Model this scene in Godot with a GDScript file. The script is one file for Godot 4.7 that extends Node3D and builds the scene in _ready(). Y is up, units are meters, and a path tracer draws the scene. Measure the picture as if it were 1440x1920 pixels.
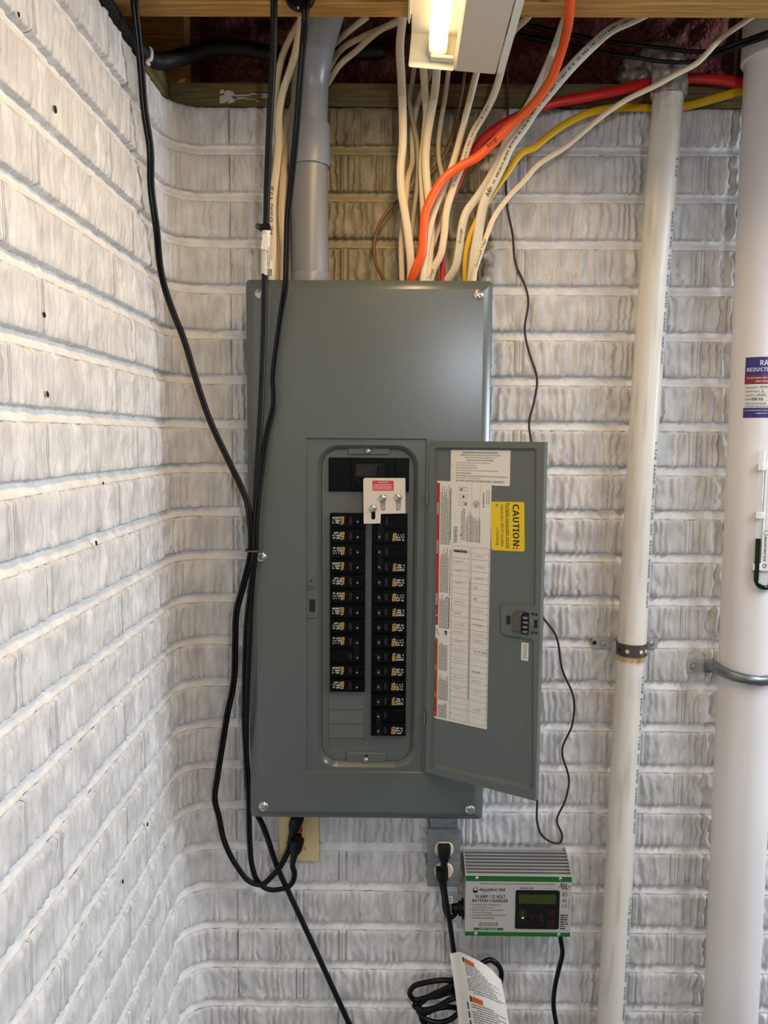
extends Node3D
# Painted brick-form basement corner with an open load centre, cables, pipes and a battery charger.
var M := {}
var N := FastNoiseLite.new()
var rng := RandomNumberGenerator.new()
var taken := {}
var glyphs := {}
var ceiling: Node3D


class MB:
	var sts := {}
	var order := []
	func st(m: Material) -> SurfaceTool:
		if not sts.has(m):
			var s := SurfaceTool.new()
			s.begin(Mesh.PRIMITIVE_TRIANGLES)
			s.set_smooth_group(-1)
			sts[m] = s
			order.append(m)
		return sts[m]
	func mesh() -> ArrayMesh:
		var am := ArrayMesh.new()
		for m in order:
			sts[m].generate_normals()
			sts[m].commit(am)
			am.surface_set_material(am.get_surface_count() - 1, m)
		return am


func _ready() -> void:
	rng.seed = 7
	N.seed = 11
	N.noise_type = FastNoiseLite.TYPE_SIMPLEX_SMOOTH
	N.frequency = 1.0
	N.fractal_type = FastNoiseLite.FRACTAL_NONE
	camera_and_light()
	materials()
	walls()
	ceiling_structure()
	light_fixture()
	panel()
	conduit()
	cables()
	black_cords()
	outlets()
	charger()
	pipes()
	odds_and_ends()


# ---------------------------------------------------------------- camera, sky, lights, exposure
func camera_and_light() -> void:
	var cam := Camera3D.new()
	cam.name = "camera"
	cam.fov = 65.7757
	cam.near = 0.02
	cam.far = 30.0
	cam.rotation_order = EULER_ORDER_YXZ
	cam.rotation = Vector3(-0.0941027, 0.00866795, 0.00699682)
	cam.position = Vector3(0, 1.57279, 1.37297)
	add_child(cam)
	cam.current = true
	var we := WorldEnvironment.new()
	we.name = "surroundings"
	var e := Environment.new()
	e.background_mode = Environment.BG_COLOR
	e.background_color = Color(0.80, 0.88, 1.0)
	e.tonemap_mode = Environment.TONE_MAPPER_LINEAR
	e.tonemap_exposure = EXPOSURE
	e.sdfgi_enabled = true
	e.ssao_enabled = true
	e.ssil_enabled = true
	we.environment = e
	add_child(we)


const EXPOSURE := 0.91
const WARM := Color(1.0, 0.83, 0.59)
const COOL := Color(0.915, 0.95, 1.0)
const E_TUBE := 0.48
const E_UNSEEN_STRIP := 2.1
const E_UNSEEN_BULB := 0.85
const E_UNSEEN_WINDOW := 4.9
const DAY := Color(0.91, 0.955, 1.0)


func area_light(called: String, at: Vector3, sx: float, sz: float, c: Color, energy: float, look: Vector3) -> void:
	var l := AreaLight3D.new()
	l.name = called
	l.area_size = Vector2(sx, sz)
	l.area_normalize_energy = true
	l.light_color = c
	l.light_energy = energy
	l.area_range = 8.0
	l.area_attenuation = 2.0
	l.shadow_enabled = true
	add_child(l)
	l.position = at
	l.basis = Basis.looking_at(look, Vector3(0, 0, 1) if absf(look.y) > 0.9 else Vector3.UP)


# ---------------------------------------------------------------- materials
func mat(c: Color, rough := 0.6, metal := 0.0, spec := 0.5) -> StandardMaterial3D:
	var m := StandardMaterial3D.new()
	m.albedo_color = c
	m.roughness = rough
	m.metallic = metal
	m.metallic_specular = spec
	return m


func noise_tex(freq: float, seed_: int, oct := 4, size := 512) -> ImageTexture:
	var n := FastNoiseLite.new()
	n.seed = seed_
	n.noise_type = FastNoiseLite.TYPE_SIMPLEX_SMOOTH
	n.frequency = freq
	n.fractal_type = FastNoiseLite.FRACTAL_FBM
	n.fractal_octaves = oct
	return ImageTexture.create_from_image(n.get_seamless_image(size, size))


func ramp_tex(freq: float, seed_: int, lo: Color, hi: Color, oct := 4, size := 512, gamma := 1.0) -> ImageTexture:
	var n := FastNoiseLite.new()
	n.seed = seed_
	n.noise_type = FastNoiseLite.TYPE_SIMPLEX_SMOOTH
	n.frequency = freq
	n.fractal_type = FastNoiseLite.FRACTAL_FBM
	n.fractal_octaves = oct
	var g := n.get_seamless_image(size, size)
	var im := Image.create(size, size, false, Image.FORMAT_RGB8)
	for y in size:
		for x in size:
			im.set_pixel(x, y, lo.lerp(hi, pow(g.get_pixel(x, y).r, gamma)))
	return ImageTexture.create_from_image(im)


func tri_tex(m: StandardMaterial3D, t: Texture2D, scale: Vector3, world := true) -> void:
	m.albedo_texture = t
	m.uv1_triplanar = true
	m.uv1_world_triplanar = world
	m.uv1_scale = scale
	m.uv1_triplanar_sharpness = 4.0


func bump(m: StandardMaterial3D, t: Texture2D, cm: float) -> void:
	m.heightmap_enabled = true
	m.heightmap_texture = t
	m.heightmap_scale = cm


func materials() -> void:
	var fine := noise_tex(0.02, 3, 5)
	# wall paint
	M.paint = mat(Color(1, 1, 1), 0.62)
	tri_tex(M.paint, ramp_tex(0.012, 5, Color(0.83, 0.828, 0.822), Color(0.96, 0.957, 0.95), 5, 512), Vector3(3.0, 2.2, 3.0))
	bump(M.paint, fine, 0.12)
	M.paint.vertex_color_use_as_albedo = true
	M.mortar = mat(Color(1, 1, 1), 0.62)
	tri_tex(M.mortar, ramp_tex(0.02, 6, Color(0.91, 0.905, 0.895), Color(0.975, 0.972, 0.965), 4, 256), Vector3(4, 4, 4))
	M.mortar.vertex_color_use_as_albedo = true
	bump(M.mortar, fine, 0.15)
	M.fleck = mat(Color(0.16, 0.11, 0.08), 0.8)
	M.plain_wall = mat(Color(0.62, 0.61, 0.60), 0.8)
	M.floor = mat(Color(0.42, 0.42, 0.42), 0.7)
	# woods
	M.joist = mat(Color(1, 1, 1), 0.7)
	tri_tex(M.joist, ramp_tex(0.012, 8, Color(0.60, 0.42, 0.20), Color(0.84, 0.66, 0.36), 4, 512), Vector3(1.2, 26, 26))
	M.sill = mat(Color(1, 1, 1), 0.75)
	tri_tex(M.sill, ramp_tex(0.012, 9, Color(0.30, 0.25, 0.13), Color(0.50, 0.43, 0.26), 4, 512), Vector3(1.5, 30, 8))
	M.sill_z = mat(Color(1, 1, 1), 0.75)
	tri_tex(M.sill_z, ramp_tex(0.012, 9, Color(0.30, 0.25, 0.13), Color(0.50, 0.43, 0.26), 4, 256), Vector3(8, 30, 1.5))
	M.smear = mat(Color(0.78, 0.76, 0.72), 0.8)
	M.subfloor = mat(Color(0.45, 0.33, 0.2), 0.8)
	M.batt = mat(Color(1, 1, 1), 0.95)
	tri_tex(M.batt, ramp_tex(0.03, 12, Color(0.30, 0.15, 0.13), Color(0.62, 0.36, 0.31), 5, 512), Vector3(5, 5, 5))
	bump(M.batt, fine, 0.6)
	# panel
	M.panel = mat(Color(0.345, 0.372, 0.36), 0.24)
	bump(M.panel, noise_tex(0.35, 21, 1, 256), 0.004)
	M.panel.uv1_triplanar = true
	M.panel.uv1_scale = Vector3(6, 6, 6)
	M.dead = mat(Color(0.345, 0.368, 0.355), 0.42)
	M.breaker = mat(Color(0.03, 0.031, 0.04), 0.32, 0.0, 0.25)
	M.breaker_hi = mat(Color(0.055, 0.058, 0.072), 0.3, 0.0, 0.3)
	M.pit = mat(Color(0.008, 0.008, 0.01), 0.6)
	M.ink_white = mat(Color(0.72, 0.71, 0.68), 0.6)
	M.ink_yellow = mat(Color(0.80, 0.60, 0.12), 0.6)
	M.ink = mat(Color(0.07, 0.07, 0.075), 0.7)
	M.ink_grey = mat(Color(0.42, 0.42, 0.42), 0.8)
	M.pencil = mat(Color(0.58, 0.575, 0.56), 0.8)
	M.paper = mat(Color(0.84, 0.83, 0.80), 0.6)
	M.paper_rough = mat(Color(0.86, 0.84, 0.80), 0.75)
	M.red_ink = mat(Color(0.66, 0.10, 0.12), 0.6)
	M.bright_red = mat(Color(0.80, 0.13, 0.13), 0.5)
	M.orange_ink = mat(Color(0.80, 0.33, 0.10), 0.6)
	M.caution = mat(Color(0.86, 0.74, 0.03), 0.45)
	M.plate = mat(Color(0.80, 0.77, 0.71), 0.5)
	M.zinc = mat(Color(0.80, 0.80, 0.78), 0.28, 0.9)
	M.steel = mat(Color(0.50, 0.52, 0.53), 0.35, 0.85)
	M.galv = mat(Color(1, 1, 1), 0.42, 0.55)
	tri_tex(M.galv, ramp_tex(0.02, 14, Color(0.52, 0.55, 0.55), Color(0.60, 0.63, 0.63), 2, 256), Vector3(6, 20, 6))
	M.galv_light = mat(Color(0.72, 0.73, 0.73), 0.42, 0.2)
	M.dull_metal = mat(Color(0.36, 0.34, 0.31), 0.5, 0.6)
	# plastics and cables
	M.pvc_grey = mat(Color(0.50, 0.505, 0.51), 0.33)
	M.pvc_hub = mat(Color(0.50, 0.52, 0.55), 0.35)
	M.pvc = mat(Color(1, 1, 1), 0.32)
	M.pvc.vertex_color_use_as_albedo = true
	M.pvc_big = mat(Color(1, 1, 1), 0.34)
	tri_tex(M.pvc_big, ramp_tex(0.006, 17, Color(0.84, 0.82, 0.81), Color(0.91, 0.895, 0.88), 3, 256), Vector3(3, 1.2, 3))
	M.pvc_dirty = mat(Color(1, 1, 1), 0.6)
	tri_tex(M.pvc_dirty, ramp_tex(0.02, 18, Color(0.30, 0.27, 0.24), Color(0.86, 0.83, 0.79), 4, 256), Vector3(9, 9, 9))
	M.nm = mat(Color(0.89, 0.82, 0.69), 0.42)
	M.nm_grey = mat(Color(0.84, 0.82, 0.74), 0.42)
	M.nm_old = mat(Color(0.82, 0.74, 0.60), 0.45)
	M.nm_dim = mat(Color(0.66, 0.61, 0.50), 0.5)
	M.orange = mat(Color(0.95, 0.36, 0.10), 0.4)
	M.red = mat(Color(0.80, 0.12, 0.10), 0.4)
	M.yellow = mat(Color(0.86, 0.68, 0.06), 0.4)
	M.brown = mat(Color(0.42, 0.27, 0.13), 0.4)
	M.dark_brown = mat(Color(0.20, 0.12, 0.09), 0.5)
	M.black = mat(Color(0.03, 0.03, 0.036), 0.33, 0.0, 0.38)
	M.black_soft = mat(Color(0.04, 0.04, 0.047), 0.45, 0.0, 0.38)
	M.hose = mat(Color(0.03, 0.03, 0.035), 0.55)
	M.black_grey = mat(Color(0.09, 0.09, 0.095), 0.5)
	M.print_green = mat(Color(0.42, 0.45, 0.38), 0.7)
	M.print_blue = mat(Color(0.30, 0.50, 0.62), 0.6)
	M.ivory = mat(Color(0.86, 0.78, 0.56), 0.4)
	M.cream = mat(Color(0.88, 0.82, 0.68), 0.4)
	M.white_plastic = mat(Color(0.88, 0.87, 0.84), 0.45)
	M.white_enamel = mat(Color(0.88, 0.86, 0.80), 0.4)
	# charger
	M.face = mat(Color(0.67, 0.645, 0.62), 0.5)
	M.green = mat(Color(0.06, 0.36, 0.13), 0.5)
	M.fin = mat(Color(0.72, 0.71, 0.69), 0.35, 0.6)
	M.fin_gap = mat(Color(0.05, 0.05, 0.05), 0.6)
	M.lcd = mat(Color(0.20, 0.25, 0.07), 0.3)
	M.screen = mat(Color(0.02, 0.02, 0.022), 0.3)
	M.led = mat(Color(0.7, 1.0, 0.4), 0.4)
	M.led.emission_enabled = true
	M.led.emission = Color(0.75, 1.0, 0.45)
	M.led.emission_energy_multiplier = 1.5
	M.led_off = mat(Color(0.55, 0.42, 0.40), 0.4)
	M.red_print = mat(Color(0.45, 0.12, 0.06), 0.6)
	# radon label and manometer
	M.purple = mat(Color(0.17, 0.12, 0.43), 0.4)
	M.maroon = mat(Color(0.50, 0.08, 0.17), 0.4)
	M.dark_green = mat(Color(0.01, 0.12, 0.07), 0.12)
	M.clear = mat(Color(0.9, 0.92, 0.9, 0.25), 0.08)
	M.clear.transparency = BaseMaterial3D.TRANSPARENCY_ALPHA
	M.tube = mat(Color(1, 0.95, 0.85), 0.4)
	M.tube.emission_enabled = true
	M.tube.emission = Color(1.0, 0.90, 0.70)
	M.tube.emission_energy_multiplier = 4.0
	M.far_tube = mat(Color(1, 1, 1), 0.4)
	M.far_tube.emission_enabled = true
	M.far_tube.emission = Color(1.0, 0.97, 0.93)
	M.far_tube.emission_energy_multiplier = 4.0


# ---------------------------------------------------------------- building blocks
func numbered(called: String) -> String:
	taken[called] = taken.get(called, -1) + 1
	return called if taken[called] == 0 else "%s_%03d" % [called, taken[called]]


func tag(o: Node, label: String, category: String, group := "") -> void:
	o.set_meta("label", label)
	o.set_meta("category", category)
	if group:
		o.set_meta("group", group)


func thing(called: String, label: String, category: String, at: Vector3, group := "") -> Node3D:
	var o := Node3D.new()
	o.name = numbered(called)
	add_child(o)
	o.position = at
	tag(o, label, category, group)
	return o


func part(parent: Node3D, called: String, mesh: Mesh, at := Vector3.ZERO, world := true) -> MeshInstance3D:
	var o := MeshInstance3D.new()
	o.name = called
	o.mesh = mesh
	parent.add_child(o, true)
	o.position = at - parent.position if world and parent.get_parent() == self else at
	return o


func single(called: String, mesh: Mesh, label: String, category: String, group := "") -> MeshInstance3D:
	var o := MeshInstance3D.new()
	o.name = numbered(called)
	o.mesh = mesh
	add_child(o)
	tag(o, label, category, group)
	return o


func structure(called: String) -> Node3D:
	var o := Node3D.new()
	o.name = called
	add_child(o)
	o.set_meta("kind", "structure")
	return o


func tri(st: SurfaceTool, a: Vector3, b: Vector3, c: Vector3) -> void:
	st.add_vertex(a)
	st.add_vertex(c)
	st.add_vertex(b)


func quad(st: SurfaceTool, a: Vector3, b: Vector3, c: Vector3, d: Vector3) -> void:
	tri(st, a, b, c)
	tri(st, a, c, d)


func v3(p: Vector2, z: float) -> Vector3:
	return Vector3(p.x, p.y, z)


func rrect(x0: float, y0: float, x1: float, y1: float, r: float, seg := 4) -> PackedVector2Array:
	var o := PackedVector2Array()
	var cs := [Vector2(x1 - r, y0 + r), Vector2(x1 - r, y1 - r), Vector2(x0 + r, y1 - r), Vector2(x0 + r, y0 + r)]
	for k in 4:
		for i in seg + 1:
			var a := -PI / 2 + k * PI / 2 + i * PI / 2 / seg
			o.append(cs[k] + r * Vector2(cos(a), sin(a)))
	return o


func inset(p: PackedVector2Array, d: float) -> PackedVector2Array:
	var o := PackedVector2Array()
	var n := p.size()
	for i in n:
		var e1 := (p[i] - p[(i + n - 1) % n]).normalized()
		var e2 := (p[(i + 1) % n] - p[i]).normalized()
		var n1 := Vector2(-e1.y, e1.x)
		var n2 := Vector2(-e2.y, e2.x)
		var b := (n1 + n2).normalized()
		o.append(p[i] + b * d / maxf(0.4, b.dot(n1)))
	return o


func cap(st: SurfaceTool, p: PackedVector2Array, z: float, xf: Transform3D, up := true) -> void:
	var t := Geometry2D.triangulate_polygon(p)
	for i in range(0, t.size(), 3):
		var a := p[t[i]]
		var b := p[t[i + 1]]
		var c := p[t[i + 2]]
		var ccw := (b - a).cross(c - a) > 0
		if ccw == up:
			tri(st, xf * v3(a, z), xf * v3(b, z), xf * v3(c, z))
		else:
			tri(st, xf * v3(a, z), xf * v3(c, z), xf * v3(b, z))


func strip(st: SurfaceTool, p: PackedVector2Array, z0: float, q: PackedVector2Array, z1: float, xf: Transform3D) -> void:
	var n := p.size()
	for i in n:
		var j := (i + 1) % n
		quad(st, xf * v3(p[i], z0), xf * v3(p[j], z0), xf * v3(q[j], z1), xf * v3(q[i], z1))


func prism(st: SurfaceTool, p: PackedVector2Array, z0: float, z1: float, bev := 0.0, xf := Transform3D.IDENTITY) -> void:
	var q := inset(p, bev) if bev > 0 else p
	strip(st, p, z0, p, z1 - bev, xf)
	if bev > 0:
		strip(st, p, z1 - bev, q, z1, xf)
	cap(st, q, z1, xf)
	cap(st, p, z0, xf, false)


func box(st: SurfaceTool, lo: Vector3, hi: Vector3, bev := 0.0, xf := Transform3D.IDENTITY) -> void:
	if bev <= 0:
		prism(st, PackedVector2Array([Vector2(lo.x, lo.y), Vector2(hi.x, lo.y), Vector2(hi.x, hi.y), Vector2(lo.x, hi.y)]), lo.z, hi.z, 0, xf)
		return
	var p := PackedVector2Array([Vector2(lo.x + bev, lo.y), Vector2(hi.x - bev, lo.y), Vector2(hi.x, lo.y + bev), Vector2(hi.x, hi.y - bev), Vector2(hi.x - bev, hi.y), Vector2(lo.x + bev, hi.y), Vector2(lo.x, hi.y - bev), Vector2(lo.x, lo.y + bev)])
	var q := inset(p, bev * 0.7)
	strip(st, q, lo.z, p, lo.z + bev, xf)
	strip(st, p, lo.z + bev, p, hi.z - bev, xf)
	strip(st, p, hi.z - bev, q, hi.z, xf)
	cap(st, q, hi.z, xf)
	cap(st, q, lo.z, xf, false)


func with_holes(outer: PackedVector2Array, holes: Array) -> PackedVector2Array:
	var p := outer.duplicate()
	for h: PackedVector2Array in holes:
		var best := 1e9
		var bi := 0
		var bj := 0
		for i in p.size():
			for j in h.size():
				var d: float = p[i].distance_squared_to(h[j])
				if d < best:
					best = d
					bi = i
					bj = j
		var o := PackedVector2Array()
		for i in bi + 1:
			o.append(p[i])
		for k in h.size() + 1:
			o.append(h[(bj - k + h.size() * 2) % h.size()])
		for i in range(bi, p.size()):
			o.append(p[i])
		p = o
	return p


func holed_plate(st: SurfaceTool, outer: PackedVector2Array, holes: Array, z0: float, z1: float, xf := Transform3D.IDENTITY) -> void:
	var p := with_holes(outer, holes)
	cap(st, p, z1, xf)
	cap(st, p, z0, xf, false)
	strip(st, outer, z0, outer, z1, xf)
	for h: PackedVector2Array in holes:
		strip(st, h, z1, h, z0, xf)


func lathe(st: SurfaceTool, prof: Array, xf: Transform3D, seg := 20, smooth := true) -> void:
	st.set_smooth_group(1 if smooth else -1)
	for i in prof.size() - 1:
		var a: Vector2 = prof[i]
		var b: Vector2 = prof[i + 1]
		if smooth:
			st.set_smooth_group(2 + i if prof[i].distance_to(prof[i + 1]) > 0 and i > 0 and absf((prof[i] - prof[i - 1]).angle_to(prof[i + 1] - prof[i])) > 0.7 else 1)
		for k in seg:
			var t0 := TAU * k / seg
			var t1 := TAU * (k + 1) / seg
			var p0 := Vector3(sin(t0) * a.x, a.y, cos(t0) * a.x)
			var p1 := Vector3(sin(t1) * a.x, a.y, cos(t1) * a.x)
			var p2 := Vector3(sin(t1) * b.x, b.y, cos(t1) * b.x)
			var p3 := Vector3(sin(t0) * b.x, b.y, cos(t0) * b.x)
			if a.x > 1e-6:
				tri(st, xf * p0, xf * p1, xf * p2)
			if b.x > 1e-6:
				tri(st, xf * p0, xf * p2, xf * p3)
	st.set_smooth_group(-1)


func facing(at: Vector3, axis: Vector3) -> Transform3D:   # local y along axis
	var y := axis.normalized()
	var x := y.cross(Vector3(0, 0, 1) if absf(y.z) < 0.9 else Vector3(1, 0, 0)).normalized()
	return Transform3D(Basis(x, y, x.cross(y)), at)


func spline(p: Array, sub := 6) -> PackedVector3Array:
	var o := PackedVector3Array()
	var n := p.size()
	for i in n - 1:
		var a: Vector3 = p[i]
		var b: Vector3 = p[i + 1]
		var d := a.distance_to(b)
		var ta := (b - a)
		var tb := (b - a)
		if i > 0:
			var d0: float = a.distance_to(p[i - 1])
			ta = ((a - p[i - 1]) / d0 * d + (b - a) / d * d0) / (d0 + d) * d
		if i < n - 2:
			var d1: float = b.distance_to(p[i + 2])
			tb = ((b - a) / d * d1 + (p[i + 2] - b) / d1 * d) / (d1 + d) * d
		for k in sub:
			var t := float(k) / sub
			var t2 := t * t
			var t3 := t2 * t
			o.append(a * (2 * t3 - 3 * t2 + 1) + ta * (t3 - 2 * t2 + t) + b * (3 * t2 - 2 * t3) + tb * (t3 - t2))
	o.append(p[n - 1])
	return o


# a swept oval: a across the picture plane, b along its depth
func sweep(st: SurfaceTool, pts: PackedVector3Array, a: float, b: float, sides := 10, twist0 := 0.0, twist1 := 0.0, a1 := -1.0) -> void:
	var n := pts.size()
	var rings := []
	var w := Vector3.RIGHT
	for i in n:
		var t := (pts[mini(i + 1, n - 1)] - pts[maxi(i - 1, 0)]).normalized()
		var c := t.cross(Vector3(0, 0, 1))
		if c.length() > 0.25:
			c = c.normalized()
			w = c if c.dot(w) > -0.2 or i == 0 else -c
		else:
			w = (w - t * w.dot(t)).normalized()
		var f := float(i) / (n - 1)
		var ww := w.rotated(t, lerpf(twist0, twist1, f))
		var u := t.cross(ww)
		var aa := a if a1 < 0 else lerpf(a, a1, f)
		var r := PackedVector3Array()
		for k in sides:
			var g := TAU * k / sides
			r.append(pts[i] + ww * cos(g) * aa + u * sin(g) * b)
		rings.append(r)
	st.set_smooth_group(1)
	for i in n - 1:
		for k in sides:
			var j := (k + 1) % sides
			quad(st, rings[i][k], rings[i][j], rings[i + 1][j], rings[i + 1][k])
	st.set_smooth_group(-1)
	for k in range(1, sides - 1):
		tri(st, rings[0][0], rings[0][k + 1], rings[0][k])
		tri(st, rings[n - 1][0], rings[n - 1][k], rings[n - 1][k + 1])


func tube_mesh(p: Array, a: float, b: float, m: Material, sub := 6, sides := 10, twist0 := 0.0, twist1 := 0.0) -> ArrayMesh:
	var mb := MB.new()
	sweep(mb.st(m), spline(p, sub), a, b, sides, twist0, twist1)
	return mb.mesh()


# wraps a flat layout (x along the girth, y up, z off the surface) round an upright pipe: bend is its x, z and radius
func curl(q: Vector3, bend: Vector3) -> Vector3:
	var a := q.x / bend.z
	return Vector3(bend.x + sin(a) * (bend.z + q.z), q.y, bend.y + cos(a) * (bend.z + q.z))


# flat lettering, its box centred at c and scaled to w by h; right and up are unit vectors
func txt(st: SurfaceTool, s: String, c: Vector3, right: Vector3, up: Vector3, w: float, h: float, font := "Droid Sans", weight := 400, bend := Vector3.ZERO) -> void:
	var key := s + font + str(weight)
	if not glyphs.has(key):
		var f := SystemFont.new()
		f.font_names = PackedStringArray([font])
		f.font_weight = weight
		var t := TextMesh.new()
		t.font = f
		t.text = s
		t.font_size = 24
		t.curve_step = 2.0
		t.depth = 0.0
		t.pixel_size = 0.01
		glyphs[key] = t.get_mesh_arrays()
	var ar: Array = glyphs[key]
	var vs: PackedVector3Array = ar[Mesh.ARRAY_VERTEX]
	var ix: PackedInt32Array = ar[Mesh.ARRAY_INDEX] if ar[Mesh.ARRAY_INDEX] != null else PackedInt32Array(range(vs.size()))
	if vs.is_empty():
		return
	var bb := AABB(vs[0], Vector3.ZERO)
	for p in vs:
		bb = bb.expand(p)
	var mid := bb.get_center()
	var sx := w / maxf(bb.size.x, 1e-5)
	var sy := h / maxf(bb.size.y, 1e-5)
	for i in ix.size():
		var p := vs[ix[i]] - mid
		var q := c + right * p.x * sx + up * p.y * sy
		st.add_vertex(curl(q, bend) if bend.z > 0 else q)


# rows of illegible fine print as little bars
func greek(st: SurfaceTool, c0: Vector3, right: Vector3, up: Vector3, w: float, rows: int, pitch: float, h: float, ragged := 0.3, bend := Vector3.ZERO) -> void:
	for r in rows:
		var x := 0.0
		var end := w * (1.0 - ragged * rng.randf())
		while x < end:
			var ww := h * rng.randf_range(1.2, 5.0)
			ww = minf(ww, end - x)
			var o := c0 + right * x - up * r * pitch
			var q := [o, o + right * ww, o + right * ww + up * h, o + up * h]
			if bend.z > 0:
				for k in 4:
					q[k] = curl(q[k], bend)
			quad(st, q[0], q[1], q[2], q[3])
			x += ww + h * 0.6


func bar(st: SurfaceTool, a: Vector3, b: Vector3, up: Vector3, h: float) -> void:   # a flat printed line
	quad(st, a - up * h / 2, b - up * h / 2, b + up * h / 2, a + up * h / 2)


func screw_mesh(r: float, h: float, m: Material, turn := 0.3, cross := true) -> ArrayMesh:   # pan head, faces +z
	var mb := MB.new()
	var st := mb.st(m)
	var n := 18
	var g := []
	for i in n + 1:
		var row := PackedVector3Array()
		for j in n + 1:
			var x := 2.0 * i / n - 1
			var y := 2.0 * j / n - 1
			var k := maxf(absf(x), absf(y))
			var l := Vector2(x, y).length()
			if l > 0:
				x *= k / l
				y *= k / l
			var d := Vector2(x, y).rotated(turn)
			var z := h * sqrt(maxf(0.0, 1.0 - k * k * 0.96))
			if (absf(d.x) < 0.13 or (cross and absf(d.y) < 0.13)) and k < (0.75 if cross else 0.95):
				z *= 0.35
			row.append(Vector3(x * r, y * r, z))
		g.append(row)
	st.set_smooth_group(-1)
	for i in n:
		for j in n:
			quad(st, g[i][j], g[i + 1][j], g[i + 1][j + 1], g[i][j + 1])
	return mb.mesh()


func pin(st: SurfaceTool, at: Vector3, r: float, h: float) -> void:
	lathe(st, [Vector2(r, 0), Vector2(r, h * 0.7), Vector2(r * 0.7, h), Vector2(0, h)], facing(at, Vector3(0, 0, 1)), 10)


# ---------------------------------------------------------------- walls
const RC := 0.055      # radius of the inside corner
const XL := -0.372     # face of the left wall
const Y0 := 1.6
const CR := 0.0762     # course height


func along(s: float, y: float, h: float) -> Vector3:   # s runs down the left wall, round the corner, along the back wall
	var arc := RC * PI / 2
	if s < 0:
		return Vector3(XL + h, y, RC - s)
	if s > arc:
		return Vector3(XL + RC + (s - arc), y, h)
	var t := s / RC
	var c := Vector2(XL + RC, RC)
	return Vector3(c.x - cos(t) * (RC - h), y, c.y - sin(t) * (RC - h))


func ridge(s: float, y: float, row: int, sharp: float) -> float:
	var wv := 0.62 * N.get_noise_3d(s * 20.0, y * 3.0, row * 5.3) + 0.20 * N.get_noise_3d(s * 34.0, y * 62.0, row * 3.1 + 40.0)
	var ph := s / 0.0140 + wv * 1.3 + row * 0.37
	var v := pow(absf(sin(PI * ph)), sharp)
	var keep := 0.72 + 0.55 * N.get_noise_3d(s * 30.0, y * 26.0, row * 2.0 + 80.0)
	return v * clampf(keep, 0.12, 1.0)


const SPECKS: Array[Vector3] = [Vector3(-0.372, 1.6995, 0.522), Vector3(-0.372, 1.6162, 0.5206), Vector3(-0.372, 1.9257, 0.477), Vector3(-0.372, 1.4386, 0.3935), Vector3(-0.372, 0.9808, 0.216), Vector3(-0.372, 0.9561, 0.3301), Vector3(-0.372, 1.5118, 0.3644), Vector3(-0.372, 1.9827, 0.5584)]   # flecks on the left wall


# how the paint lies: streaky and thin in places, and none where the old panel used to be
func paint_tone(s: float, y: float, joint: bool) -> Color:
	var st := N.get_noise_3d(s * 85.0, y * 13.0, 7.0) * 0.6 + N.get_noise_3d(s * 32.0, y * 14.0, 17.0) * 0.45
	var t := 0.85 + 0.16 * st
	var c := Color(t, t * 0.998, t * 0.996) if not joint else Color(1, 0.996, 0.988) * (0.91 + 0.09 * N.get_noise_3d(s * 40.0, y * 40.0, 55.0))
	var x := XL + RC + (s - RC * PI / 2)
	if s > 0.1 and y > 1.7:
		var ed := 0.012 * N.get_noise_2d(y * 45.0, 3.0) + 0.006 * N.get_noise_2d(y * 160.0, s * 80.0)
		var right := 0.158 + ed + (0.028 if y > 2.055 else 0.0)
		var k := smoothstep(-0.145 + ed, -0.139 + ed, x) * (1.0 - smoothstep(right, right + 0.004, x))
		var d := 0.5 + 0.30 * N.get_noise_3d(s * 60.0, y * 25.0, 31.0)
		var raw := Color(0.34, 0.285, 0.17) if joint else Color(0.15, 0.122, 0.065).lerp(Color(0.42, 0.36, 0.225), clampf(d + 0.15, 0.0, 1.0))
		c = c.lerp(raw, k)
	return c


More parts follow.
